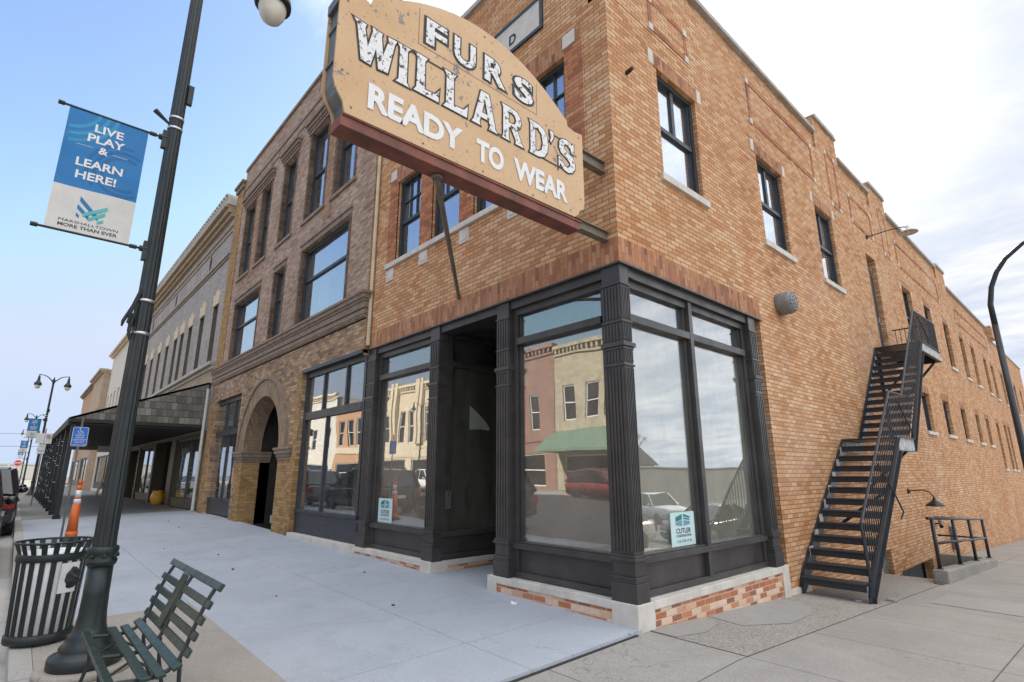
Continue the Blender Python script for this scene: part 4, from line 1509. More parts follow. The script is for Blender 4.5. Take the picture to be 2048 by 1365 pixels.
m.box(XL, XRt, .4, 30, tz(13.0), tz(13.1))
m.box(XL, XL + .1, .31, 30, 0, tz(13))
m.box(XRt - .1, XRt - .01, .31, 30, 4, tz(13.4))
m.box(XL, XRt, 29.9, 30, 0, tz(13))
m.build('roof', 'roof_dark', B2)

# ================================================================== GREY PAINTED BUILDING WITH CANOPY
B3 = thing('painted_building', 'grey painted brick building with shingled canopy over the sidewalk', 'building', (-30, .5, .3))
X0, X1 = -43.6, -18.92
wins = []
for cx in (-20.2, -22.45, -24.65, -26.4, -27.9, -30.05, -32.3, -34.6, -36.8, -38.9, -40.9):
    wins.append((cx - .36, cx + .36, 5.85, 8.38))
m = MB()
m.wall('y', 0, X0, X1, 3.2, 12.6, wins, .3)
m.build('upper_wall', 'paint_brick', B3)
for (a, b, e, f) in wins:
    o = window(B3, 'y', 0, a, b, e, f, .18, .07, 7.3, frame='brown_frame', pane='glass_dim', backmat='shadow_in')
    q = MB()
    q.box(a - .004, a + .03, -.012, .13, e + .001, f)
    q.box(b - .03, b + .004, -.012, .13, e + .001, f)
    q.box(a + .03, b - .03, -.012, .13, f - .03, f - .001)
    q.build('casing', 'brown_frame', o)
m = MB()
for (a, b, e, f) in wins:
    m.prism([(a - .05, f), (b + .05, f), (b + .22, f + .52), ((a + b) / 2 + .14, f + .5), ((a + b) / 2 + .12, f + .68), ((a + b) / 2 - .12, f + .68), ((a + b) / 2 - .14, f + .5), (a - .22, f + .52)], 'y', -.04, .05)
m.split('window_header', 'cream', B3)
m = MB()
for (z0_, z1_, pr) in ((11.55, 11.65, .06), (11.95, 12.1, .15), (12.1, 12.3, .28), (12.3, 12.42, .42)):
    m.box(X0, X1 - .05 - .1, -pr, .2, z0_, z1_)
m.build('cornice', 'cornice_tan', B3, bevel=.015)
m = MB()
for (z0_, z1_, pr) in ((10.32, 10.38, .05), (10.14, 10.2, .05), (11.3, 11.34, .03)):
    m.box(X0, X1 - .2, -pr, .05, z0_, z1_)
m.split('string_course', 'brown_stone', B3)
m = MB()
x = X0
while x < X1 - .3:
    m.box(x, x + .34, -.35, .5, 12.72, 12.86)
    m.box(x + .06, x + .28, -.40, .5, 12.86, 12.93)
    x += .36
m.box(X0, X1 - .1, -.34, .5, 12.42, 12.72)
m.build('tile_edge', 'coping', B3)
m = MB()
for cx in (-22.35, -29.5, -36.3):
    m.prism([(cx + .16 * math.cos(k * math.pi / 10), 10.87 + .34 * math.sin(k * math.pi / 10)) for k in range(20)], 'y', -.012, .03)
m.split('oval_vent', 'shadow_in', B3)
m = MB()
m.box(X0, X1 - .05, -.12, .1, 5.55, 5.68)
m.box(X0, X1 - .02, -.26, .1, 5.68, 5.82)
m.build('ledge', 'coping', B3, bevel=.01)
MB().box(X0, X1 - .1, -.06, .1, 5.0, 5.54).build('frieze_band', 'cornice_tan', B3)
# canopy
CX = -19.3
m = MB()
yo, zo = -4.02, 3.46
m.face([(X0, -.06, 5.05), (CX, -.06, 5.05), (CX, yo, zo), (X0, yo, zo)])
m.face([(X0, -.06, 4.97), (CX, -.06, 4.97), (CX, yo, zo - .08), (X0, yo, zo - .08)])
m.face([(CX, -.06, 5.05), (CX, -.06, 3.42), (CX, yo, 3.34), (CX, yo, zo)])
m.face([(CX, -.06, 5.05), (CX, yo, zo), (CX, yo, zo - .08), (CX, -.06, 4.97)])
m.build('canopy_roof', 'shingle', B3)
m = MB()
m.box(X0, CX - .01, yo - .03, yo + .04, 3.2, 3.45)
m.box(CX - .05, CX + .015, yo, -.05, 3.3, 3.42)
m.box(X0, CX - .05, yo + .04, -.02, 3.24, 3.28)
m.build('canopy_soffit', 'dark_wood', B3)
x = -19.45
posts = []
k = 0
while x > X0:
    m = MB()
    m.box(x - .065, x + .065, -3.95, -3.82, hfront(x, -3.9) - .02, 3.22)
    m.box(x - .10, x + .10, -3.985, -3.785, hfront(x, -3.9) - .02, hfront(x, -3.9) + .12)
    o = m.build('canopy_post', 'lamp_green', B3)
    l = MB()
    rr = random.Random(k)
    for j in range(8):
        z = .5 + 2.5 * rr.random()
        l.box(x + .066, x + .084, -3.95 + .13 * rr.random(), -3.93 + .13 * rr.random() + .01, z, z + .02)
        l.box(x - .06 + .12 * rr.random(), x - .04 + .12 * rr.random(), -3.975, -3.955, z + .08, z + .1)
    if k >= 2:
        l.build('string_light', 'refl_white', o)
    x -= 2.65
    k += 1
# shopfronts under the canopy
m = MB()
m.wall('y', 0, X0, X1, hfront(-25, 0) - .1, 3.2, [(-24.2, -19.25, .2, 3.1), (-28.9, -25.1, .2, 3.1), (-33.6, -29.3, .2, 3.1), (-38.0, -34.0, .2, 3.0)], .5)
m.build('lower_wall', 'olive', B3)
shop2(-24.2, -19.25, .30, 3.1, None, 'shop_window', [], [-21.7], 'olive', c=0, d=.1, bulk=.3, par=B3)
shop2(-33.6, -29.3, .30, 3.1, None, 'shop_window', [], [-31.4], 'olive', c=0, d=.1, bulk=.3, par=B3)
m = MB()
m.box(-28.9, -25.1, 1.2, 1.3, 0, 3.2)
m.box(-28.95, -28.9, .5, 1.3, 0, 3.2)
m.box(-25.1, -25.05, .5, 1.3, 0, 3.2)
m.box(-38.0, -34.0, .5, .55, 0, 3.2)
m.split('dark_entry', 'dark_wood', B3)
l = MB()
for x in (-37.6, -36.8, -36.0, -35.2, -34.4):
    for z in (.7, 1.2, 1.7, 2.2, 2.7):
        l.box(x, x + .07, .46, .5, z, z + .05)
l.build('door_light', 'refl_white', B3)
m = MB()
m.tube([(-18.99, -.14, .33), (-18.99, -.14, 4.75)], .055, 8)
m.build('downspout', 'pale_trim', B3)
m = MB()
m.box(X0, X1, .45, 30, 12.5, 12.6)
m.box(X0, X0 + .1, .3, 30, 0, 12.5)
m.box(X0, X1, 29.9, 30, 0, 12.5)
m.build('roof', 'roof_dark', B3)
# small hanging board and lantern beneath the canopy
t = thing('hanging_board', 'small white board with black disc hung under the canopy', 'sign', (-33, -1.2, 2.85))
MB().box(-33.02, -32.98, -2.0, -.5, 2.78, 3.1).build('board', 'sign_white', t)
MB().lathe([(.12, -32.985), (.12, -32.972)], -.95, 2.94, 16, 'x').build('disc', 'black_letter', t)
MB().box(-33.0, -32.99, -1.8, -1.78, 3.1, 3.25).build('hanger', 'black_letter', t)
t = thing('lantern', 'small pale lantern hanging from the canopy soffit', 'lantern', (-24, -3.0, 2.8))
MB().lathe([(.10, 2.72), (.11, 2.74), (.11, 2.98), (.10, 3.0)], -24, -3.2, 12).build('shade', 'globe', t)
MB().lathe([(.02, 3.0), (.02, 3.24)], -24, -3.2, 8).build('stem', 'dark_wood', t)
MB().lathe([(.13, 2.99), (.06, 3.05)], -24, -3.2, 12).build('cap', 'dark_wood', t)

# ---- buildings farther along the street
def far_building(name, label, x0, x1, z1, mat, trim, nwin, zs, yoff=0.0, stores=True, ww=.45, extra=None, depth=24):
    t = thing(name, label, 'building', ((x0 + x1) / 2, yoff, .3))
    hs = []
    for (a, b) in zs:
        for k in range(nwin):
            cx = x0 + (x1 - x0) * (k + .5) / nwin
            hs.append((cx - ww, cx + ww, a, b))
    m = MB()
    m.wall('y', yoff, x0, x1, .1, z1, hs + ([(x0 + .8, x1 - .8, .5, 3.1)] if stores else []), .25)
    m.box(x0, x1, yoff + .4, yoff + depth, z1 - .5, z1 - .4)
    m.face([(x1, yoff, .1), (x1, yoff + depth, .1), (x1, yoff + depth, z1), (x1, yoff, z1)])
    m.face([(x0, yoff, .1), (x0, yoff + depth, .1), (x0, yoff + depth, z1), (x0, yoff, z1)])
    m.build('wall', mat, t)
    for h in hs:
        window(t, 'y', yoff, *h, .15, .06, (h[2] + h[3]) / 2, pane='glass_dim')
    if stores:
        shop2(x0 + .8, x1 - .8, .5, 3.1, None, 'shop_window', [], [(x0 + x1) / 2], 'frame_dark', c=yoff, par=t)
    m = MB()
    m.box(x0 - .05, x1 + .05, yoff - .2, yoff + .3, z1 - .35, z1 - .2)
    m.box(x0 - .1, x1 + .1, yoff - .38, yoff + .3, z1 - .2, z1 + .03)
    m.build('cornice', trim, t, bevel=.02)
    return t


far_building('commercial_building', 'pale building with cream cornice just past the canopied building', -57, -43.65, 12.3, 'pale_trim', 'cream', 6, [(5.8, 8.4)])
far_building('commercial_building', 'tan stucco building beyond the pale corniced building', -66, -57.05, 11.0, 'tan_wall', 'tan_wall', 3, [(5.5, 7.5)], -.5)
far_building('commercial_building', 'orange brick building farthest along the row', -82, -66.05, 11.1, 'orange_wall', 'brown_stone', 4, [(5.5, 7.8)], -.2)
far_building('commercial_building', 'low pale building at the far end of the street', -150, -112, 5.0, 'pale_trim', 'cream', 5, [(3.4, 4.2)], 6)
far_building('commercial_building', 'low pale building on the far horizon left of the lamps', -210, -190, 4.5, 'pale_trim', 'cream', 3, [(2.5, 3.4)], -24, False)

# ================================================================== FIRE STAIR
ST = thing('fire_stair', 'black steel outside stair climbing the brick side wall', 'staircase', (.5, 4.3, -.2))
def stringer(x, pts, worn=False):
    m = MB()
    for (a, b) in zip(pts, pts[1:]):
        m.hexa([(x - .012, a[0], a[1] - .13), (x + .012, a[0], a[1] - .13), (x + .012, b[0], b[1] - .13), (x - .012, b[0], b[1] - .13)],
               [(x - .012, a[0], a[1] + .13), (x + .012, a[0], a[1] + .13), (x + .012, b[0], b[1] + .13), (x - .012, b[0], b[1] + .13)])
        for s_ in (-.13, .118):
            dx = .06 if x > .5 else -.045
            xa, xb = min(x, x + dx), max(x, x + dx)
            m.hexa([(xa, a[0], a[1] + s_), (xb, a[0], a[1] + s_), (xb, b[0], b[1] + s_), (xa, b[0], b[1] + s_)],
                   [(xa, a[0], a[1] + s_ + .012), (xb, a[0], a[1] + s_ + .012), (xb, b[0], b[1] + s_ + .012), (xa, b[0], b[1] + s_ + .012)])
    return m.build('stringer', 'stairs', ST)
sp = [(4.18, -.22), (4.3, -.02), (7.05, 2.13), (8.1, 2.13), (10.5, 4.53), (12.42, 4.53)]
stringer(.94, sp)
stringer(.05, sp[:5])
def step(y, z):
    m = MB()
    m.box(.06, .93, y, y + .25, z, z + .03)
    m.box(.06, .93, y, y + .015, z - .075, z)
    m.lathe([(.016, .06), (.016, .93)], y + .005, z + .014, 8, 'x')
    return m.build('step', 'stairs', ST)
for k in range(12):
    step(4.15 + .24 * k, .03 + .186 * k)
for k in range(12):
    step(8.08 + .2 * k, 2.42 + .183 * k)
m = MB()
m.box(.04, .95, 7.0, 8.1, 2.22, 2.255)
m.build('landing', 'stairs', ST)
m = MB()
m.box(.01, .96, 10.45, 12.42, 4.62, 4.655)
m.box(.01, .96, 12.40, 12.42, 4.4, 4.62)
m.build('landing', 'stairs', ST)
m = MB()
m.box(.95, .962, 7.02, 8.14, 2.0, 2.27)
m.box(.955, .967, 10.5, 12.43, 4.42, 4.67)
m.split('landing_fascia', 'stair_worn', ST)
m = MB()
for k in range(8):
    y, z = 4.6 + k * .3, .38 + k * .233
    m.box(.062, .066, y, y + .16, z - .06, z + .08)
for k in range(11):
    y, z = 8.2 + k * .2, 2.3 + k * .2
    m.box(.062, .066, y, y + .12, z - .05, z + .1)
m.box(.062, .066, 7.1, 8.0, 2.0, 2.2)
m.split('bare_metal_patch', 'stair_worn', ST)
rail = [(4.25, .88), (6.95, 3.1), (7.85, 3.12), (10.32, 5.4), (12.45, 5.45)]
rb = [(4.25, .06), (6.95, 2.17), (7.85, 2.2), (10.32, 4.5), (12.45, 4.6)]
m = MB()
m.tube([(.95, *p) for p in rail], .021, 6)
m.tube([(.95, 4.25, .88), (.95, 4.3, .1)], .02, 6)
m.tube([(.95, 12.45, 5.45), (.02, 12.45, 5.45)], .018, 6)
m.tube([(.95, 12.45, 5.45), (.95, 12.45, 4.5)], .02, 6)
def lerp_y(tab, y):
    for (a, za), (b, zb) in zip(tab, tab[1:]):
        if a <= y <= b:
            return za + (zb - za) * (y - a) / (b - a)
    return tab[-1][1]
y = 4.36
while y < 12.4:
    zt_ = lerp_y(rail, y)
    zb_ = lerp_y(rb, y)
    m.box(.943, .957, y - .007, y + .007, zb_, zt_)
    y += .105
x = .1
while x < .9:
    m.box(x - .007, x + .007, 12.443, 12.457, 4.6, 5.45)
    x += .11
m.build('railing', 'stairs', ST)
m = MB()
m.bar((.9, 12.2, 4.42), (.03, 12.2, 3.45), .05, .05)
m.bar((.9, 10.6, 4.42), (.03, 10.6, 3.45), .05, .05)
m.bar((.9, 7.9, 2.05), (.03, 7.9, 1.2), .05, .05)
m.bar((.9, 6.3, 1.35), (.03, 6.3, .7), .05, .05)
m.bar((.25, 5.3, -.35), (.25, 5.3, .7), .06, .06)
m.bar((.25, 6.9, -.4), (.25, 6.9, 1.95), .06, .06)
m.box(.02, .08, 10.55, 10.65, 2.3, 4.5)
m.split('bracket', 'stairs', ST)
m = MB()
m.tube([(.97, 10.6, 5.3), (.985, 11.3, 4.85), (.985, 11.35, 4.7)], .012, 6)
m.tube([(.985, 7.3, 2.95), (.99, 8.0, 2.4), (.99, 8.1, 2.2)], .012, 6)
m.tube([(.985, 5.4, 1.75), (.99, 6.1, 1.25), (1.0, 6.4, .95), (.99, 6.25, .85)], .014, 6)
m.split('cable', 'stairs', ST)

# ---- areaway with kerb wall and pipe railing
AW = thing('areaway_wall', 'low rough concrete kerb wall round the basement stairwell', 'wall', (1.05, 10.6, -.4))
m = MB()
m.hexa([(.94, 7.9, -2.8), (1.18, 7.9, -2.8), (1.18, 13.2, -2.8), (.94, 13.2, -2.8)],
       [(.94, 7.9, -.13), (1.18, 7.9, -.13), (1.18, 13.2, -.44), (.94, 13.2, -.44)])
m.build('kerb_wall', 'stone_gray', AW, bevel=.03)
MB().box(.0, .9, 13.0, 13.2, -2.8, -.42).build('end_wall', 'stone_gray', AW, bevel=.02)
MB().box(-.02, .939, 7.5, 8.35, -2.8, -.375).build('landing_slab', 'pad_conc', AW, bevel=.01)
m = MB()
for k in range(6):
    m.box(0, .94, 8.351 + k * .28, 8.63 + k * .28, -2.8, -.62 - .2 * k)
m.box(0, .94, 10.031, 13.0, -2.8, -2.0)
m.build('steps', 'stone_gray', AW)
RL = thing('pipe_railing', 'black steel pipe railing on the concrete stairwell kerb', 'railing', (1.05, 10.5, -.1))
py = [8.0, 9.77, 11.45, 13.1]
pt = lambda y: -.13 - .058 * (y - 7.85)
rtop = lambda y: .78 - .0565 * (y - 7.73)
rmid = lambda y: .325 - .0565 * (y - 7.86)
for y in py:
    m = MB()
    m.tube([(1.05, y, pt(y) - .03), (1.05, y, rtop(y))], .032, 10)
    m.lathe([(.065, pt(y) - .02), (.06, pt(y) + .02)], 1.05, y, 10)
    m.build('post', 'stairs', RL, smooth=True)
for f_, y0_ in ((rtop, 7.66), (rmid, 7.95)):
    MB().tube([(1.05, y0_, f_(y0_)), (1.05, 13.2, f_(13.2))], .027, 10).build('rail', 'stairs', RL, smooth=True)
    MB().tube([(.08, 13.15, f_(13.2)), (1.05, 13.1, f_(13.1))], .022, 8).build('rail', 'stairs', RL, smooth=True)

# ---- wall fittings on the side
def gooseneck(label, y, z, out, drop, r, name='wall_lamp', straight=False, shade='lamp_green'):
    t = thing(name, label, 'lamp', (0, y, z), 'barn lamps on the side wall')
    m = MB()
    m.lathe([(.06, .0), (.06, .03), (.03, .05)], y, z, 12, 'x')
    if straight:
        pts = [(.02, y, z), (out * .6, y, z + .02), (out * .9, y, z + .0), (out, y, z - .05)]
    else:
        pts = [(.02, y, z), (out * .35, y, z + .02), (out * .62, y, z + .03), (out * .85, y, z - .01), (out * .98, y, z - .1), (out, y, z - .18)]
    m.tube(pts, .014, 8)
    m.build('arm', 'lamp_green', t, smooth=True)
    zb = pts[-1][2]
    MB().lathe([(.03, zb + .05), (.035, zb), (.06, zb - .03), (r * .7, zb - .09), (r, zb - .14), (r, zb - .155), (r * .9, zb - .14), (.05, zb - .05)], out, y, 20).build('shade', shade, t, smooth=True)
    MB().lathe([(.02, zb - .16), (.045, zb - .14), (.045, zb - .1), (.02, zb - .06)], out, y, 12).build('bulb', 'globe', t, smooth=True)
    return t
gooseneck('small gooseneck barn lamp low on the wall beyond the stair', 11.35, 1.17, .5, .2, .2)
gooseneck('pale shaded lamp on a long arm high by the parapet', 11.6, 8.02, .95, .1, .22, straight=True, shade='pale_trim')
V = thing('wall_vent', 'round grey perforated metal vent cap on the brick side wall', 'vent', (0, 4.8, 4.6))
m = MB()
m.lathe([(.2, 0), (.205, .02), (.205, .2), (.19, .25), (.13, .285), (.05, .30)], 4.78, 4.58, 24, 'x')
m.build('drum', 'vent', V, smooth=True)
m = MB()
for ring_, r_ in ((6, .06), (10, .115), (14, .165)):
    for k in range(ring_):
        a = 2 * math.pi * k / ring_
        xx = {.06: .2995, .115: .29, .165: .268}[r_]
        m.lathe([(.011, xx - .01), (.011, xx + .004)], 4.78 + r_ * math.cos(a), 4.58 + r_ * math.sin(a), 6, 'x')
m.split('perforation', 'shadow_in', V, gap=.0005)
m = MB()
m.tube([(0, .41, 7.06), (.06, .40, 7.06), (.12, .38, 7.05)], [.03, .03, .028], 8)
tag(m.build('pipe_stub', 'rubber'), 'short dark pipe stub poking from the brick near the corner', 'pipe')
C = thing('security_camera', 'small black bullet camera on the side wall behind the railing', 'camera', (0, 13.6, .3))
MB().tube([(0, 13.5, .28), (.12, 13.45, .3)], .018).build('mount', 'stairs', C)
MB().tube([(.1, 13.6, .33), (.2, 13.15, .24)], [.05, .045], 10).build('body', 'stairs', C)
MB().box(0, .08, 15.0, 15.3, -.5, .12).build('junction_box', 'sign_end')
tag(bpy.data.objects['junction_box'], 'grey metal utility box on the wall past the railing', 'utility box')

# ================================================================== STREET LAMPS
def street_lamp(x, y, label, first=None):
    g = hfront(x, y)
    if first is not None:
        c = copy_tree(first)
        c.location = (x, y, g)
        c['label'] = label
        return c
    t = thing('street_lamp', label, 'street lamp', (x, y, g), 'twin arm street lamps along the sidewalk')
    def L(prof, nm, mat='lamp_green', n=24, par=t):
        return MB().lathe([(r, g + z) for r, z in prof], x, y, n).build(nm, mat, par, smooth=True)
    L([(.34, 0), (.34, .045), (.31, .055)], 'footing', 'pad_conc')
    L([(.255, .05), (.262, .07), (.262, .13), (.25, .15), (.205, .165), (.195, .19), (.198, .205), (.17, .24), (.150, .28), (.152, .295), (.125, .31), (.112, .36), (.101, .45), (.096, .60), (.094, .85)], 'base')
    # fluted pole
    m = MB()
    n = 32
    lv = [(.85, .094), (1.1, .087), (3.4, .073), (7.6, .058)]
    for z, r in lv:
        for j in range(n):
            a = 2 * math.pi * j / n
            q = r * (1.0 if j % 2 else .93)
            m.v.append((x + q * math.cos(a), y + q * math.sin(a), g + z))
    for k in range(len(lv) - 1):
        for j in range(n):
            m.f.append((k * n + j, k * n + (j + 1) % n, (k + 1) * n + (j + 1) % n, (k + 1) * n + j))
    m.build('pole', 'lamp_green', t)
    L([(.096, .83), (.112, .85), (.116, .88), (.104, .90), (.112, .93), (.118, .97), (.112, .99), (.094, 1.0)], 'collar')
    b = MB()
    for k in range(8):
        a = 2 * math.pi * k / 8
        lump(b, (x + .11 * math.cos(a), y + .11 * math.sin(a), g + .92), .018, k)
    b.build('collar_knob', 'lamp_green', t)
    for z in (2.94, 3.27, 5.21, 5.335):
        L([(.079 if z < 4 else .071, z - .014), (.079 if z < 4 else .071, z + .014)], 'steel_band', 'steel')
    m = MB()
    m.box(x + .0, x + .05, y + .06, y + .11, g + 5.55, g + 5.78)
    m.build('outlet_box', 'lamp_green', t)
    # banner brackets
    m = MB()
    for z in (5.08, 3.81):
        m.tube([(x, y - .06, g + z), (x, y - .13, g + z)], [.035, .03], 8)
        m.tube([(x, y - .13, g + z), (x, y - .92, g + z)], .012, 8)
        m.tube([(x, y - .90, g + z), (x, y - .95, g + z)], .022, 8)
        m.tube([(x, y - .15, g + z), (x, y - .21, g + z)], .022, 8)
        m.box(x - .03, x + .03, y - .10, y - .05, g + z - .12, g + z + .08)
    m.tube([(x, y - .06, g + 5.26), (x, y - .2, g + 5.36)], [.012, .028], 6)
    m.split('banner_bracket', 'lamp_green', t)
    # crumpled strap hook held by the lower bands
    m = MB()
    m.tube([(x + .03, y - .05, g + 3.40), (x + .04, y - .10, g + 3.2), (x + .03, y - .155, g + 3.04), (x + .02, y - .16, g + 2.99)], [.014, .014, .016, .008], 6)
    m.tube([(x + .05, y - .06, g + 3.33), (x + .06, y - .11, g + 3.12), (x + .05, y - .12, g + 3.02)], .012, 6)
    m.tube([(x + .04, y - .09, g + 3.12), (x + .05, y - .10, g + 2.95), (x + .04, y - .085, g + 2.86)], [.02, .016, .008], 6)
    m.tube([(x + .06, y - .075, g + 3.2), (x + .065, y - .09, g + 3.0)], .01, 6)
    lump(m, (x + .03, y - .10, g + 3.06), .03, 5, sq=(1, .7, 2.2))
    lump(m, (x + .03, y - .095, g + 2.93), .022, 6, sq=(1, .7, 1.6))
    m.build('strap_bundle', 'rubber', t)
    L([(.05, 7.5), (.075, 7.6), (.085, 7.72), (.07, 7.84), (.04, 7.9), (.03, 7.98), (.005, 8.02)], 'hub')
    for s_ in (-1, 1):
        m = MB()
        m.tube([(x, y + s_ * .05, g + 7.68), (x, y + s_ * .18, g + 7.83), (x, y + s_ * .38, g + 8.02), (x, y + s_ * .6, g + 8.1), (x, y + s_ * .80, g + 8.1)], [.04, .034, .03, .027, .025], 8)
        m.build('arm', 'lamp_green', t, smooth=True)
        cy = y + s_ * .80
        m = MB()
        m.lathe([(r, g + z) for r, z in ((.02, 8.16), (.03, 8.12), (.03, 8.03), (.055, 8.0), (.07, 7.9), (.08, 7.75), (.12, 7.62), (.2, 7.52), (.215, 7.44), (.215, 7.38), (.17, 7.38))], x, cy, 20)
        lu = m.build('lamp_head', 'lamp_green', t, smooth=True)
        MB().lathe([(r, g + z) for r, z in ((.165, 7.42), (.165, 7.33), (.15, 7.25), (.115, 7.18), (.06, 7.135), (.01, 7.125))], x, cy, 20).build('globe', 'globe', lu, smooth=True)
    return t
LX, LY = -2.5, -4.39
near_lamp = street_lamp(LX, LY, 'tall dark green street lamp standing beside the slatted bench')
far_lamps = [(-45.3, -4.1, 'whole twin armed lamp with its two white globes against the sky, beyond the bench lamp'), (-78, -4.3, 'distant street lamp just behind the first far lamp'), (-108, -4.4, 'street lamp farthest down the street near the stop sign')]
for (x, y, lb) in far_lamps:
    street_lamp(x, y, lb, near_lamp)


def banner(x, y, label, first=None):
    g = hfront(x, y)
    if first is not None:
        c = copy_tree(first)
        c.location = (x, y, g)
        c['label'] = label
        return c
    t = thing('banner', label, 'banner', (x, y, g), 'blue and white banners on the street lamps')
    y0, y1 = y - .86, y - .22
    z0_, zm, z1_ = g + 3.80, g + 4.265, g + 5.09
    def cloth(a, b, nm, mat):
        m = MB()
        ny, nz = 10, 8
        def P(i, j, e):
            yy = y0 + (y1 - y0) * i / ny
            zz = a + (b - a) * j / nz
            xx = x + .012 * math.sin(yy * 7 + zz * 2.2) * math.sin((zz - z0_) / (z1_ - z0_) * math.pi)
            return (xx + e, yy, zz)
        for i in range(ny):
            for j in range(nz):
                for e in (-.003, .003):
                    m.face([P(i, j, e), P(i + 1, j, e), P(i + 1, j + 1, e), P(i, j + 1, e)])
        return m.build(nm, mat, t, smooth=True)
    cloth(zm, z1_, 'blue_cloth', 'banner_blue')
    cloth(z0_, zm, 'white_cloth', 'banner_white')
    q = (lambda yy, zz: (x + .012 * math.sin(yy * 7 + zz * 2.2) * math.sin((zz - z0_) / (z1_ - z0_) * math.pi), yy, zz))
    def drape(m, e):
        m.v = [(q(v[1], v[2])[0] + e, v[1], v[2]) for v in m.v]
        return m
    tx_ = MB()
    for body, a, b, zz, h in (('LIVE', .215, .445, 4.885, .085), ('PLAY', .175, .47, 4.77, .085), ('&', .275, .35, 4.665, .075), ('LEARN', .125, .49, 4.495, .085), ('HERE!', .14, .455, 4.365, .085)):
        t1 = MB()
        fit_text(t1, body, (0, y0 + a, g + zz), YR, ZU, b - a, h, .025)
        drape(t1, .0055).build('lettering', 'white_paint', t)
    for (a, b, zz) in ((.1, .23, 4.71), (.39, .51, 4.69)):
        for k in range(12):
            yy = y0 + a + (b - a) * k / 12
            tx_.face([(0, yy, g + zz), (0, yy + .006, g + zz), (0, yy + .006, g + zz + .006), (0, yy, g + zz + .006)])
    drape(tx_, .0055).build('dotted_line', 'white_paint', t)
    def arcs(cy, cz, rs, a0, a1, wd, nm, mat):
        m = MB()
        for r_ in rs:
            for k in range(18):
                t0, t1 = R(a0 + (a1 - a0) * k / 18), R(a0 + (a1 - a0) * (k + 1) / 18)
                pts = [(0, y0 + cy + rr_ * math.cos(tt), g + cz + rr_ * math.sin(tt)) for rr_, tt in ((r_, t0), (r_ + wd, t0), (r_ + wd, t1), (r_, t1))]
                if all(y0 + .005 < p_[1] < y1 - .005 and zm < p_[2] < z1_ for p_ in pts):
                    m.face(pts)
        drape(m, .0042).build(nm, mat, t)
    arcs(.0, 5.12, (.23, .30, .37), -85, 5, .034, 'wave_stripe', 'teal_dim')
    arcs(.5, 4.52, (.16, .22, .28), 0, 360, .03, 'wave_stripe', 'deep_blue')
    # woven chevron emblem
    lb, lt = MB(), MB()
    def strip(m, a, b, wd):
        (ya, za), (yb, zb) = a, b
        m.face([(0, y0 + ya, g + za), (0, y0 + yb, g + zb), (0, y0 + yb, g + zb + wd), (0, y0 + ya, g + za + wd)])
    strip(lb, (.215, 4.14), (.37, 3.975), .05)
    strip(lb, (.205, 4.06), (.30, 3.965), .045)
    strip(lb, (.205, 3.985), (.23, 3.965), .03)
    strip(lt, (.255, 3.985), (.43, 4.10), .04)
    strip(lt, (.30, 3.955), (.42, 4.04), .036)
    strip(lt, (.37, 3.945), (.415, 3.97), .03)
    drape(lb, .0055).build('emblem', 'logo_blue', t)
    drape(lt, .007).build('emblem', 'teal', t)
    tx_ = MB()
    fit_text(tx_, 'MARSHALLTOWN', (0, y0 + .09, g + 3.905), YR, ZU, .45, .026)
    fit_text(tx_, 'MORE THAN EVER', (0, y0 + .09, g + 3.855), YR, ZU, .45, .034, .02)
    drape(tx_, .0055).build('lettering', 'ink', t)
    return t
nb = banner(LX, LY, 'large blue and white street banner hanging by the near lamp post')
for (x, y, lb) in far_lamps:
    banner(x, y, {'-45': 'small blue and white banner on the first far lamp', '-78': 'tiny banner on the second far lamp', '-10': 'tiniest banner on the farthest lamp'}[str(x)[:3]], nb)

# tall shepherd arm street light at right
RLm = thing('street_light', 'plain black shepherd arm street light at right edge by side sidewalk', 'street light', (2.0, 14.3, -.7))
m = MB()
m.tube([(2, 14.3, -.75), (2, 14.3, 1.5), (2, 14.3, 5.55)], [.085, .08, .07], 14)
m.lathe([(.14, -.72), (.14, -.3), (.1, -.22), (.086, -.2)], 2, 14.3, 14)
m.build('pole', 'stairs', RLm, smooth=True)
m = MB()
m.tube([(2, 14.3, 5.5), (2.0, 14.3, 6.13), (2.1, 14.3, 6.62), (2.27, 14.3, 7.01), (2.51, 14.3, 7.34), (2.92, 14.3, 7.66), (3.5, 14.3, 7.9), (4.2, 14.3, 8.0)], [.07, .066, .062, .06, .055, .05, .045, .04], 12)
m.build('arm', 'stairs', RLm, smooth=True)
MB().lathe([(.02, 8.05), (.12, 8.0), (.2, 7.9), (.2, 7.84), (.05, 7.8)], 4.25, 14.3, 16).build('lamp_head', 'stairs', RLm, smooth=True)

# ================================================================== BENCH
BN = thing('bench', 'dark green slatted park bench beside the near lamp post', 'bench', (-1.27, -4.2, 0))
xa, xb = -2.03, -.5
def slat(name, y, z, w_, th, ang, mat='slat_green'):
    """slat along x, section rotated by ang (0 = lying flat)"""
    c, s_ = math.cos(ang), math.sin(ang)
    q = [(-w_ / 2, -th / 2), (w_ / 2, -th / 2), (w_ / 2, th / 2), (-w_ / 2, th / 2)]
    pts = [(y + a * c - b * s_, z + a * s_ + b * c) for a, b in q]
    return MB().prism(pts, 'x', xa, xb).build(name, mat, BN, bevel=.006)
for (y, z, a) in ((-3.985, .76, 1.12), (-4.02, .67, 1.15), (-4.048, .582, 1.18), (-4.075, .492, 1.1)):
    slat('back_slat', y, z, .05, .024, a)
slat('top_rail', -3.93, .862, .052, .03, 1.0)
for (y, z, a) in ((-4.13, .425, .45), (-4.215, .395, .12), (-4.30, .395, -.03), (-4.47, .39, -.2)):
    slat('seat_slat', y, z, .056, .024, a)
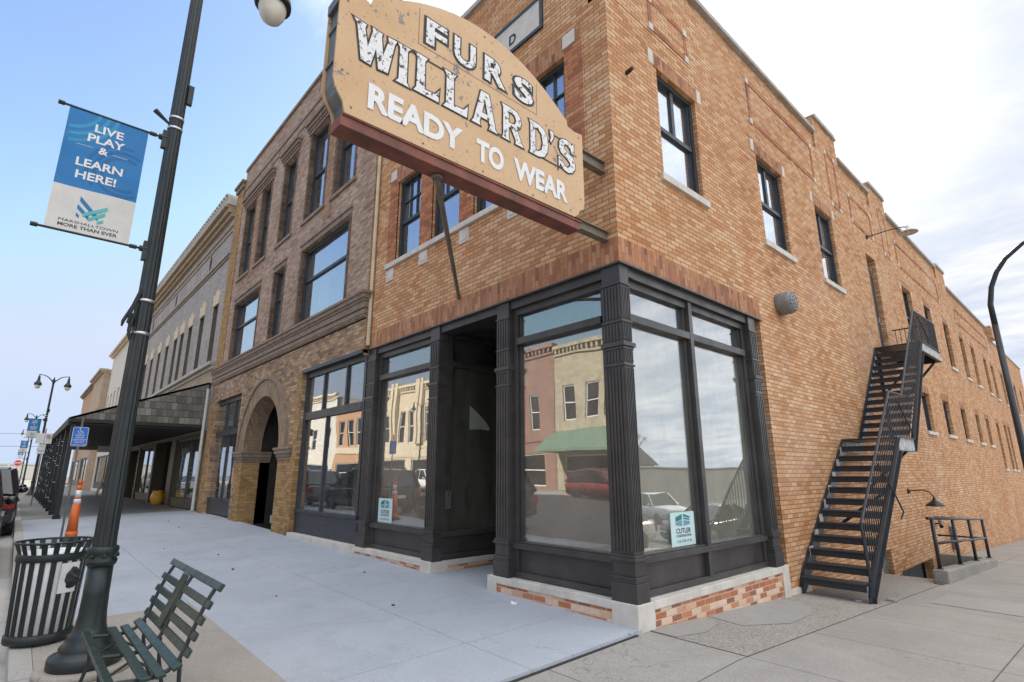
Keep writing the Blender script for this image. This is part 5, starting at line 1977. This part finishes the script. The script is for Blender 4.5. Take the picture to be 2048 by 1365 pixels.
prof = [(-3.94, .85), (-3.985, .77), (-4.02, .685), (-4.05, .6), (-4.075, .52), (-4.11, .44), (-4.16, .395), (-4.23, .372), (-4.33, .372), (-4.42, .38), (-4.49, .37)]
for x in (-1.9, -1.25, -.6):
    m = MB()
    m.tube([(x, *p) for p in prof], .014, 6)
    m.build('frame', 'lamp_green', BN)
    m = MB()
    m.tube([(x, -4.1, .44), (x, -4.09, .3), (x, -4.05, .12), (x, -4.0, .0)], .013, 6)
    m.tube([(x, -4.44, .37), (x, -4.43, .2), (x, -4.46, .08), (x, -4.5, .0)], .013, 6)
    m.tube([(x, -4.09, .22), (x, -4.25, .33), (x, -4.43, .22)], .010, 6)
    m.build('leg', 'lamp_green', BN)
m = MB()
m.hexa([(-1.42, -3.972, .85), (-1.26, -3.972, .85), (-1.26, -3.955, .86), (-1.42, -3.955, .86)],
       [(-1.44, -4.11, .5), (-1.28, -4.11, .5), (-1.28, -4.09, .5), (-1.44, -4.09, .5)])
m.build('back_plate', 'slat_green', BN, bevel=.01)

# ================================================================== TRASH CAN
TC = (-3.8, -4.655)
tg = hfront(*TC)
TB = thing('trash_can', 'dark green slatted steel trash can beside the near lamp post', 'trash can', (TC[0], TC[1], tg))
def arcr(r, z, a): return (TC[0] + r * math.cos(a), TC[1] + r * math.sin(a), tg + z)
NS = 20
for k in range(NS):
    a = 2 * math.pi * k / NS
    hw = math.pi / NS * .5
    m = MB()
    for (r0, z0_, r1, z1_) in ((.255, .07, .282, .78), (.282, .78, .285, .84), (.285, .84, .318, .93)):
        b = [arcr(r0, z0_, a - hw), arcr(r0, z0_, a + hw), arcr(r0 - .01, z0_, a + hw), arcr(r0 - .01, z0_, a - hw)]
        t_ = [arcr(r1, z1_, a - hw), arcr(r1, z1_, a + hw), arcr(r1 - .01, z1_, a + hw), arcr(r1 - .01, z1_, a - hw)]
        m.hexa(b, t_)
    m.build('slat', 'lamp_green', TB)
def torus(m, r, z, t_, n=40):
    m.tube([arcr(r, z, 2 * math.pi * k / n) for k in range(n + 1)], t_, 6)
m = MB()
torus(m, .32, .935, .012)
m.build('rim', 'lamp_green', TB, smooth=True)
m = MB()
m.lathe([(.288, tg + .76), (.292, tg + .77), (.292, tg + .82), (.288, tg + .83), (.268, tg + .83), (.268, tg + .76)], TC[0], TC[1], 36)
m.lathe([(.262, tg + .02), (.27, tg + .03), (.27, tg + .09), (.26, tg + .1), (.05, tg + .1), (.05, tg + .02)], TC[0], TC[1], 36)
m.split('hoop', 'lamp_green', TB, smooth=True)
MB().lathe([(.243, tg + .1), (.270, tg + .80), (.272, tg + .84), (.26, tg + .84), (.233, tg + .12)], TC[0], TC[1], 36).build('liner', 'refl_white', TB, smooth=True)
m = MB()
a = .5
m.hexa([arcr(.287, .46, a - .28), arcr(.287, .46, a + .28), arcr(.28, .46, a + .28), arcr(.28, .46, a - .28)], [arcr(.300, .74, a - .28), arcr(.300, .74, a + .28), arcr(.292, .74, a + .28), arcr(.292, .74, a - .28)])
pl_ = m.build('plate', 'sign_white', TB)
m = MB()
lump(m, arcr(.292, .6, a + .06), .075, 11, n=14, m=8, sq=(.25, 1, 1.15))
m.build('plate_emblem', 'lamp_green', pl_)

# ---- delineator cone
CN = thing('traffic_cone', 'slim orange traffic cone with two white bands behind the trash can', 'traffic cone', (-12.4, -3.93, .14))
cg = hfront(-12.4, -3.93)
cx_, cy_ = -12.4, -3.93
MB().prism([(cx_ + .2 * math.cos(k * math.pi / 4 + .39), cy_ + .2 * math.sin(k * math.pi / 4 + .39)) for k in range(8)], 'z', cg, cg + .06).build('base', 'rubber', CN, bevel=.01)
for (r0, z0_, r1, z1_, mt, nm) in ((.115, .06, .115, .2, 'orange', 'body'), (.105, .2, .072, .80, 'orange', 'body'), (.0725, .80, .065, .90, 'refl_white', 'white_band'), (.0655, .90, .06, .945, 'orange', 'body'), (.0605, .945, .053, 1.09, 'refl_white', 'white_band'), (.053, 1.09, .047, 1.2, 'orange', 'body'), (.035, 1.2, .04, 1.33, 'orange', 'grip')):
    MB().lathe([(r0, cg + z0_), (r1, cg + z1_)], cx_, cy_, 18).build(nm, mt, CN, smooth=True)

# ---- street signs
def sign_post(name, label, x, y, top, cat='sign'):
    t = thing(name, label, cat, (x, y, hfront(x, y)))
    m = MB()
    g = hfront(x, y)
    m.box(x - .012, x - .004, y - .022, y + .022, g, g + top)
    m.box(x - .03, x - .012, y - .010, y + .010, g, g + top)
    m.build('post', 'sign_end', t)
    return t
x, y = -12.9, -4.07
g = hfront(x, y)
t = sign_post('parking_sign', 'blue disabled parking sign on a thin post beside the cone', x, y, 2.75)
def rrect(y0, y1, z0_, z1_, r_):
    out = []
    for (cy, cz, a0) in ((y1 - r_, z1_ - r_, 0), (y0 + r_, z1_ - r_, 90), (y0 + r_, z0_ + r_, 180), (y1 - r_, z0_ + r_, 270)):
        for k in range(4):
            a = R(a0 + 30 * k)
            out.append((cy + r_ * math.cos(a), cz + r_ * math.sin(a)))
    return out
MB().prism(rrect(y - .15, y + .15, 2.26, 2.71, .035), 'x', x, x + .004).build('panel_border', 'sign_white', t)
MB().prism(rrect(y - .14, y + .14, 2.27, 2.70, .03), 'x', x + .003, x + .006).build('panel', 'sign_blue', t)
m = MB()
def ln(m, pts, wd, xx):
    for (a, b) in zip(pts, pts[1:]):
        d = Vector((0, b[0] - a[0], b[1] - a[1])).normalized()
        nrm = Vector((0, -d.z, d.y)) * wd / 2
        A, B_ = Vector((xx, *a)), Vector((xx, *b))
        m.face([A + nrm, A - nrm, B_ - nrm, B_ + nrm])
X_ = x + .0075
cc = (y - .005, 2.60)
ln(m, [(cc[0] + .04 * math.cos(R(a)), cc[1] + .04 * math.sin(R(a))) for a in range(140, 391, 25)], .012, X_)
ln(m, [(cc[0] - .01, cc[1] + .06), (cc[0], cc[1] + .01), (cc[0] + .04, cc[1] + .01), (cc[0] + .06, cc[1] - .035)], .014, X_)
m.face([(X_, cc[0] - .014 + .013 * math.cos(k * .785), cc[1] + .078 + .013 * math.sin(k * .785)) for k in range(8)])
for body, wd, zz in (('DISABLED', .17, 2.50), ('PARKING', .15, 2.445), ('STATE PERMIT', .24, 2.39), ('REQUIRED', .17, 2.335)):
    fit_text(m, body, (X_, y - wd / 2, zz), YR, ZU, wd, .036, .015)
fit_text(m, 'VIOLATION FINE', (X_, y - .12, 2.29), YR, ZU, .24, .02)
m.build('lettering', 'sign_white', t)

x, y = -30, -4.32
t = sign_post('parking_sign', 'cluster of white no parking signs on a post beyond the canopy corner', x, y, 3.5)
for (a, b, e, f) in ((-.30, -.01, 3.02, 3.5), (.0, .28, 3.02, 3.5), (-.18, .1, 2.55, 2.98)):
    MB().box(x, x + .005, y + a, y + b, e, f).build('panel', 'sign_white', t)
m = MB()
m.lathe([(.10, x + .006), (.10, x + .008)], y + .14, 3.33, 18, 'x')
m.build('red_ring', 'sign_red', t)
m = MB()
m.lathe([(.075, x + .008), (.075, x + .010)], y + .14, 3.33, 18, 'x')
m.build('ring_field', 'sign_white', t)
m = MB()
fit_text(m, 'P', (x + .011, y + .105, 3.28), YR, ZU, .07, .1, .03)
fit_text(m, 'NO', (x + .007, y - .09, 2.86), YR, ZU, .1, .06)
fit_text(m, 'PARKING', (x + .007, y - .15, 2.66), YR, ZU, .22, .06)
m.build('lettering', 'ink', t)
m = MB()
ln(m, [(y + .07, 3.40), (y + .21, 3.26)], .025, x + .012)
m.build('red_slash', 'sign_red', t)
MB().box(x, x + .006, y - .32, y - .2, 3.5, 3.6).build('panel', 'sign_green', t)

x, y = -95, -5.04
t = sign_post('stop_sign', 'small red octagonal stop sign at the far end of the street', x, y, 3.2)
MB().prism([(y + .42 * math.cos(R(22.5 + 45 * k)), 3.15 + .42 * math.sin(R(22.5 + 45 * k))) for k in range(8)], 'x', x, x + .01).build('panel_border', 'sign_white', t)
MB().prism([(y + .39 * math.cos(R(22.5 + 45 * k)), 3.15 + .39 * math.sin(R(22.5 + 45 * k))) for k in range(8)], 'x', x + .009, x + .016).build('panel', 'sign_red', t)
m = MB()
fit_text(m, 'STOP', (x + .02, y - .3, 3.03), YR, ZU, .6, .24, .03)
m.build('lettering', 'sign_white', t)

# pot, sandwich board
P_ = thing('planter_pot', 'round mustard yellow glazed pot by the dark shop entry', 'pot', (-25.4, -.12, .3))
pg = hfront(-25.4, 0)
MB().lathe([(r, pg + z) for r, z in ((.15, 0), (.2, .05), (.27, .2), (.28, .32), (.24, .46), (.2, .52), (.23, .58), (.23, .6), (.18, .6), (.16, .5))], -25.4, -.2, 24).build('jar', 'pot', P_, smooth=True)
MB().lathe([(.165, pg + .5), (.01, pg + .53)], -25.4, -.2, 16).build('soil', 'leaf', P_)
t = thing('sandwich_board', 'plain leaning folding board under the canopy near tan column', 'board', (-40, -.9, .3))
m = MB()
m.bar((-40, -1.1, .3), (-39.7, -.9, 1.25), .6, .03, (0, 1, 0))
m.build('panel', 'olive', t)
MB().bar((-39.4, -.7, .3), (-39.7, -.9, 1.25), .6, .03, (0, 1, 0)).build('panel', 'pale_trim', t)

# ================================================================== CARS (built along local x, nose at -x)
def car(name, label, loc, rz, paint, kind='suv', cat='car', group=None):
    t = thing(name, label, cat, loc, group, rz, local=True)
    if kind == 'suv':
        L_, Wd, hb, hr, hood = 4.7, .93, 1.02, 1.74, .98
        body = [(-2.35, .42, .72, .80), (-2.25, .30, .86, .88), (-1.5, .26, .98, .93), (-1.0, .26, 1.02, .93), (1.9, .26, 1.05, .93), (2.25, .30, 1.05, .90), (2.35, .42, .98, .86)]
        cab = [(-1.25, 1.02, 1.03, .84, .84), (-.45, 1.02, 1.68, .86, .70), (.2, 1.03, 1.74, .87, .72), (1.6, 1.04, 1.73, .87, .71), (2.0, 1.05, 1.68, .86, .70), (2.28, 1.05, 1.08, .85, .82)]
    elif kind == 'truck':
        L_, Wd = 5.6, .97
        body = [(-2.8, .45, .85, .86), (-2.7, .35, .98, .93), (-1.8, .3, 1.08, .97), (-1.2, .3, 1.1, .97), (.7, .3, 1.1, .97), (.72, .3, 1.12, .97), (2.75, .35, 1.12, .96), (2.8, .45, 1.1, .94)]
        cab = [(-1.35, 1.09, 1.1, .88, .86), (-.7, 1.09, 1.78, .88, .72), (.3, 1.1, 1.84, .88, .74), (.62, 1.1, 1.76, .88, .72), (.7, 1.1, 1.15, .87, .85)]
    else:
        L_, Wd = 4.6, .9
        body = [(-2.3, .38, .58, .74), (-2.2, .26, .70, .84), (-1.3, .22, .86, .9), (-.9, .22, .9, .9), (1.6, .22, .93, .9), (2.15, .25, .92, .86), (2.3, .38, .85, .8)]
        cab = [(-1.2, .88, .9, .80, .78), (-.3, .9, 1.38, .82, .62), (.3, .91, 1.44, .83, .64), (.9, .92, 1.40, .83, .63), (1.75, .93, .96, .8, .74)]
    m = MB()
    ns = 12
    def sec(x, zb, zt_, w_):
        return [(x, -w_ * .82, zb), (x, -w_ * .97, zb + .12), (x, -w_, (zb + zt_) / 2), (x, -w_ * .985, zt_ - .14), (x, -w_ * .93, zt_ - .03), (x, -w_ * .8, zt_),
                (x, w_ * .8, zt_), (x, w_ * .93, zt_ - .03), (x, w_ * .985, zt_ - .14), (x, w_, (zb + zt_) / 2), (x, w_ * .97, zb + .12), (x, w_ * .82, zb)]
    def loft(m, secs):
        i0 = len(m.v)
        n_ = len(secs[0])
        for s_ in secs: m.v += s_
        for k in range(len(secs) - 1):
            for j in range(n_):
                j2 = (j + 1) % n_
                m.f.append((i0 + k * n_ + j, i0 + k * n_ + j2, i0 + (k + 1) * n_ + j2, i0 + (k + 1) * n_ + j))
        m.f.append(tuple(i0 + j for j in range(n_)))
        m.f.append(tuple(i0 + (len(secs) - 1) * n_ + j for j in reversed(range(n_))))
    loft(m, [sec(*b) for b in body])
    m.build('body', paint, t, smooth=True, local=True)
    m = MB()
    loft(m, [[(x, -w0, z0_), (x, -(w0 * .55 + w1 * .45), z0_ + (z1_ - z0_) * .5), (x, -w1, z1_ - .04), (x, -w1 * .85, z1_), (x, w1 * .85, z1_), (x, w1, z1_ - .04), (x, (w0 * .55 + w1 * .45), z0_ + (z1_ - z0_) * .5), (x, w0, z0_)] for x, z0_, z1_, w0, w1 in cab])
    m.build('cabin_glass', 'car_glass', t, smooth=False, local=True)
    m = MB()
    tops = cab[1:-1]
    for (a, b) in zip(tops, tops[1:]):
        m.hexa([(a[0], -a[4] * .98, a[2] - .05), (a[0], a[4] * .98, a[2] - .05), (b[0], b[4] * .98, b[2] - .05), (b[0], -b[4] * .98, b[2] - .05)],
               [(a[0], -a[4] * .88, a[2] + .012), (a[0], a[4] * .88, a[2] + .012), (b[0], b[4] * .88, b[2] + .012), (b[0], -b[4] * .88, b[2] + .012)])
    for s_ in (-1, 1):
        m.bar((cab[0][0], s_ * cab[0][3], cab[0][1]), (cab[1][0], s_ * cab[1][4], cab[1][2] - .03), .06, .07)
        m.bar((cab[-1][0], s_ * cab[-1][3], cab[-1][1]), (cab[-2][0], s_ * cab[-2][4], cab[-2][2] - .03), .08, .16)
        mx = (cab[0][0] + cab[-1][0]) / 2 + .1
        m.bar((mx, s_ * cab[2][3] * 1.01, cab[2][1]), (mx, s_ * cab[2][4] * 1.01, cab[2][2] - .03), .03, .09)
    m.build('roof', paint, t, local=True)
    if kind == 'suv':
        m = MB()
        for s_ in (-1, 1):
            m.tube([(-.3, s_ * .6, 1.80), (1.7, s_ * .6, 1.79)], .018, 6)
            for xx in (-.2, 1.6):
                m.box(xx - .03, xx + .03, s_ * .6 - .02, s_ * .6 + .02, 1.72, 1.8)
        m.build('roof_rack', 'chrome', t, local=True)
    bx0, bx1 = body[0][0], body[-1][0]
    ws = body[3][3]
    rw = .36 if kind != 'sedan' else .32
    for xx in (bx0 + .92, bx1 - .95):
        for s_ in (-1, 1):
            ya, yb = s_ * (ws - .2), s_ * (ws + .015)
            wt = MB().lathe([(rw * .62, ya), (rw, ya + s_ * .02), (rw, yb - s_ * .03), (rw * .9, yb), (rw * .62, yb - s_ * .005)], xx, rw, 24, 'y').build('wheel', 'rubber', t, smooth=True, local=True)
            MB().lathe([(rw * .64, yb - s_ * .03), (rw * .55, yb - s_ * .002), (rw * .2, yb - s_ * .02), (.02, yb - s_ * .005)], xx, rw, 10, 'y').build('rim', 'chrome', wt, local=True)
    zt0 = body[0][2]
    for s_ in (-1, 1):
        MB().box(bx0 - .01, bx0 + .16, min(s_ * .48, s_ * (body[1][3] - .03)), max(s_ * .48, s_ * (body[1][3] - .03)), zt0 - .16, zt0 - .02).build('headlight', 'head', t, local=True, bevel=.02)
        zr = body[-1][2]
        MB().box(bx1 - .12, bx1 + .015, min(s_ * (.62), s_ * (body[-2][3] - .01)), max(s_ * .62, s_ * (body[-2][3] - .01)), zr - .28, zr - .02).build('tail_light', 'tail', t, local=True, bevel=.02)
        m = MB()
        y0_ = s_ * (ws + .02)
        lump(m, (cab[0][0] + .25, s_ * (ws + .09), cab[0][1] + .08), .11, 3, n=12, m=8, sq=(.5, 1, .75))
        m.bar((cab[0][0] + .25, s_ * (ws - .12), cab[0][1] + .02), (cab[0][0] + .25, s_ * (ws + .04), cab[0][1] + .05), .04, .04)
        m.build('mirror', paint if kind != 'suv' else 'car_black', t, smooth=True, local=True)
        for xx in (-.35, .65):
            MB().box(xx, xx + .16, min(s_ * (ws - .02), s_ * (ws + .015)), max(s_ * (ws - .02), s_ * (ws + .015)), .88, .92).build('handle', 'chrome', t, local=True)
    MB().box(bx0 - .02, bx0 + .1, -.42, .42, zt0 - .3, zt0 - .12).build('grille', 'rubber', t, local=True)
    m = MB()
    m.box(bx0 - .03, bx0 + .2, -body[0][3] * .98, body[0][3] * .98, .36, .52)
    m.box(bx1 - .2, bx1 + .03, -body[-1][3] * .98, body[-1][3] * .98, .38, .56)
    m.split('bumper', 'rubber' if kind == 'suv' else paint, t, local=True, bevel=.03)
    MB().box(bx1 + .005, bx1 + .04, -.16, .16, .62, .74).build('licence_plate', 'sign_white', t, local=True)
    return t
def sz(x): return hfront(x, -4.7) - .15
car('parked_car', 'nearest dark car cut off at the left edge, closest to the trash can', (-11.2, -6.06, sz(-11)), 0, 'car_maroon', 'suv', group='cars parked along the front kerb')
car('parked_car', 'black sport utility car parked ahead of the nearest car', (-17.6, -5.84, sz(-17)), 0, 'car_black', 'suv', group='cars parked along the front kerb')
car('parked_car', 'dark grey car parked ahead of the black one', (-24.0, -5.8, sz(-24)), 0, 'car_grey', 'suv', group='cars parked along the front kerb')
car('parked_car', 'farthest dark car by the kerb beside the canopy posts', (-30.5, -5.75, sz(-30)), 0, 'car_black', 'sedan', group='cars parked along the front kerb')
car('parked_car', 'small silver car far down the kerb past the canopy', (-52, -5.8, sz(-50)), 0, 'car_silver', 'sedan', group='cars parked along the front kerb')
car('parked_car', 'tiny white truck at the far end of the kerb', (-66, -5.9, sz(-60)), 0, 'car_white', 'truck', 'truck', group='cars parked along the front kerb')
# seen only in the shop windows
car('parked_car', 'red sport utility car parked across the street', (-17.0, -20.5, .05), math.pi, 'car_red', 'suv')
car('parked_car', 'grey truck parked across the street', (-29, -20.5, .15), math.pi, 'car_grey', 'truck', 'truck')
car('parked_car', 'white pickup truck parked across the street', (-36, -20.6, .15), math.pi, 'car_white', 'truck', 'truck')
car('parked_car', 'dark car parked across the street by the cream building', (-44, -20.5, .15), math.pi, 'car_black', 'suv')
car('parked_car', 'silver sedan parked on the side street', (7.2, 8.2, -.75), R(90), 'car_silver', 'sedan')
car('parked_car', 'dark car parked behind the silver sedan', (7.3, 15.5, -1.0), R(90), 'car_black', 'sedan')
car('parked_car', 'white pickup in the side lot', (17, 26, -1.4), R(20), 'car_white', 'truck', 'truck')

# ================================================================== OPPOSITE SIDE (seen in the glass)
def opp(name, label, x0, x1, z1, mat, trim, hs, depth=12, bands=(), awn=None):
    t = thing(name, label, 'building', ((x0 + x1) / 2, -26.8, .2))
    m = MB()
    cut = [(a, b, e, f) for a, b, e, f in hs]
    yb = -26.8
    us = sorted({x0, x1, *[h[0] for h in cut], *[h[1] for h in cut]})
    vs = sorted({0, z1, *[h[2] for h in cut], *[h[3] for h in cut]})
    for a, b in zip(us, us[1:]):
        for e, f in zip(vs, vs[1:]):
            if any(h[0] < (a + b) / 2 < h[1] and h[2] < (e + f) / 2 < h[3] for h in cut):
                continue
            m.face([(a, yb, e), (b, yb, e), (b, yb, f), (a, yb, f)])
    m.box(x0, x1, yb - depth, yb - .5, 0, z1 - .3)
    m.build('wall', mat, t)
    for (a, b, e, f) in cut:
        w_ = MB()
        w_.box(a, a + .1, yb - .2, yb - .1, e, f)
        w_.box(b - .1, b, yb - .2, yb - .1, e, f)
        w_.box(a, b, yb - .2, yb - .1, f - .1, f)
        w_.box(a, b, yb - .2, yb - .1, e, e + .1)
        w_.box(a, b, yb - .2, yb - .1, (e + f) / 2 - .04, (e + f) / 2 + .04)
        o = w_.build('window', 'sign_white', t)
        MB().box(a, b, yb - .3, yb - .25, e, f).build('pane', 'car_glass', o)
    m = MB()
    m.box(x0, x1, yb - .3, yb + .35, z1, z1 + .3)
    m.box(x0, x1, yb, yb + .15, z1 - .6, z1 - .45)
    for (e, f, pr) in bands:
        m.box(x0, x1, yb - .01, yb + pr, e, f)
    k = x0 + .2
    while k < x1 - .2:
        m.box(k, k + .18, yb, yb + .25, z1 - .35, z1)
        k += .45
    m.build('cornice', trim, t)
    if awn:
        MB().prism([(yb, 5.0), (yb + 2.6, 3.4), (yb + 2.6, 3.2), (yb, 3.2)], 'x', x0 + .1, x1 - .1).build('awning', awn, t)
    return t
opp('commercial_building', 'stone building with green awning across the street', -26.8, -16.5, 11.6, 'stonewall', 'stonewall', [(-26.0, -24.7, 5.8, 8.7), (-23.6, -22.2, 5.8, 8.7), (-21.6, -20.2, 5.8, 8.7), (-19.2, -17.6, 5.8, 8.7), (-26, -17.3, .6, 3.0)], awn='awning_green')
opp('commercial_building', 'red brick building across the street', -33, -26.85, 12.0, 'redwall', 'redwall', [(-32.2, -31.2, 5.2, 8.2), (-29.8, -28.6, 5.2, 8.2), (-32, -28, .6, 3.2)], bands=((4.2, 5.0, .1),))
opp('commercial_building', 'low brick building across the street near the corner', -16.4, 0, 8.0, 'redwall', 'cream', [(-15, -10, .6, 3.0), (-8, -2, .6, 3.0)])
opp('commercial_building', 'tan building across the street between brick and cream ones', -42, -33.05, 10.2, 'tan_wall', 'cream', [(-41, -39.5, 5.2, 7.9), (-38.5, -37, 5.2, 7.9), (-36, -34.5, 5.2, 7.9), (-41, -34, .6, 3.2)])
o = opp('commercial_building', 'cream building with tall fins across the street', -57, -42.05, 11.3, 'cream', 'cream', [(-56, -53.8, 5.2, 8.4), (-51.3, -50.2, 5.0, 8.6), (-49.6, -48.5, 5.0, 8.6), (-46.4, -43, 5.0, 8.8), (-56, -50, .6, 3.2), (-49, -43, .6, 3.2)], bands=((3.4, 4.6, .08),))
m = MB()
for x in (-53.2, -52.3, -47.9, -47.2, -42.9):
    m.box(x, x + .5, -26.79, -26.4, 4.8, 12.0)
m.split('fin', 'cream', o)
opp('commercial_building', 'orange brick building across the street', -68, -57.05, 10.4, 'orange_wall', 'cream', [(-67, -65.4, 5.2, 8.6), (-64.4, -62.8, 5.2, 8.6), (-61.8, -60.2, 5.2, 8.6), (-67, -58, .6, 3.0)], bands=((4.2, 5.0, .1),))
opp('commercial_building', 'tall cream building far across the street', -86, -68.05, 12.5, 'pale_trim', 'cream', [(-84, -82, 5, 8), (-80, -78, 5, 8), (-76, -74, 5, 8), (-72, -70, 5, 8), (-84, -70, .6, 3)])
opp('commercial_building', 'red fronted building far across the street', -115, -86.05, 9.5, 'redwall', 'pale_trim', [(-112, -108, 4.5, 7), (-104, -100, 4.5, 7), (-96, -92, 4.5, 7), (-112, -90, .6, 3)])
c = copy_tree(near_lamp)
c.location = (-41, -22.9, .2)
c['label'] = 'street lamp across the street in front of the cream building'
t = thing('lot_wall', 'long pale block wall at the back of the side lot', 'wall', (36, 45, -1.5))
MB().box(36, 36.4, 8, 95, -3, 2.3).build('wall', 'stone_gray', t)
MB().box(35.9, 36.5, 8, 95, 2.3, 2.45).build('coping', 'coping', t)
t = thing('house', 'small house with dark gable roof behind the lot wall', 'house', (46, 60, 0))
MB().box(42, 50, 55, 64, -2.5, 2.8).build('wall', 'pale_trim', t)
MB().prism([(54.5, 2.7), (64.5, 2.7), (59.5, 5.6)], 'x', 41.5, 50.5).build('roof', 'roof_dark', t)
def bare_tree(x, y, h, seed, label):
    t = thing('bare_tree', label, 'tree', (x, y, -2))
    rr = random.Random(seed)
    tr, br = MB(), MB()
    tr.tube([(x, y, -2.5), (x + .1, y, h * .25), (x, y + .1, h * .5)], [.3, .22, .12], 8)
    def grow(p, d, l, r_, lev):
        q = p + d * l
        br.tube([p, p + d * l * .5 + Vector((rr.uniform(-.1, .1), rr.uniform(-.1, .1), 0)), q], [r_, r_ * .8, r_ * .6], 5)
        if lev > 0:
            for _ in range(3):
                nd = (d + Vector((rr.uniform(-.8, .8), rr.uniform(-.8, .8), rr.uniform(-.1, .6)))).normalized()
                grow(q, nd, l * .72, r_ * .6, lev - 1)
    for k in range(4):
        grow(Vector((x, y, h * (.3 + .07 * k))), Vector((rr.uniform(-.8, .8), rr.uniform(-.8, .8), 1)).normalized(), h * .2, .1, 3)
    tr.build('trunk', 'tree', t)
    br.build('crown', 'tree', t)
bare_tree(44, 46, 8, 1, 'bare winter tree behind the lot wall left of the house')
bare_tree(52, 74, 9, 2, 'bare winter tree behind the lot wall right of the house')
# wire across the far end of the street
m = MB()
m.tube([(-120, -60, 6.4), (-120, -20, 6.0), (-120, -3, 6.3)], .03, 5)
tag(m.build('power_line', 'rubber'), 'thin power line crossing the far end of the street', 'wire')
m = MB()
m.tube([(-135, -60, 9.4), (-135, -25, 8.8), (-135, -3, 9.2)], .03, 5)
tag(m.build('power_line', 'rubber'), 'upper thin power line above the far rooftops', 'wire')

# ================================================================== small litter
def litter(x, y, s_, mat, label, cat, name, seed, group=None, hf=hfront):
    rr = random.Random(seed)
    m = MB()
    n = 7
    z = hf(x, y) + .006
    pts = [(x + s_ * (.6 + .5 * rr.random()) * math.cos(2 * math.pi * k / n), y + s_ * .6 * (.5 + .6 * rr.random()) * math.sin(2 * math.pi * k / n)) for k in range(n)]
    i0 = len(m.v)
    m.v += [(*p, z + rr.uniform(0, s_ * .35)) for p in pts] + [(x, y, z + s_ * .18)]
    m.v += [(p[0], p[1], z - .004) for p in pts]
    for k in range(n):
        k2 = (k + 1) % n
        m.f.append((i0 + k, i0 + k2, i0 + n))
        m.f.append((i0 + k, i0 + k2, i0 + n + 1 + k2, i0 + n + 1 + k))
    m.f.append(tuple(i0 + n + 1 + k for k in range(n)))
    tag(m.build(name, mat), label, cat, group)
litter(-1.6, -.3, .07, 'litter', 'scrap of white paper on the sidewalk by the entry', 'litter', 'paper_scrap', 1)
litter(-4.6, -.75, .035, 'leaf', 'dry dark leaf on the sidewalk left of the doorway', 'leaf', 'dry_leaf', 2, 'dry leaves on the sidewalk')
for k, (x, y) in enumerate(((-9.6, -2.6), (-13.5, -1.6), (-15.4, -1.5), (-17.5, -.9), (-8.0, -2.0), (-6.3, -2.2), (-4.0, -2.3), (-12.0, -3.6), (-2.56, -1.41))):
    litter(x, y, .022 + .01 * (k % 3), 'leaf', 'small dry dark leaf scattered on the pale sidewalk', 'leaf', 'dry_leaf', 10 + k, 'dry leaves on the sidewalk')
litter(1.05, 4.75, .09, 'patch_conc', 'broken lump of pale concrete at the stair foot', 'rubble', 'concrete_lump', 5, hf=hside)
litter(.75, 4.3, .05, 'litter', 'flattened pale scrap near the stair foot', 'litter', 'paper_scrap', 6, hf=hside)
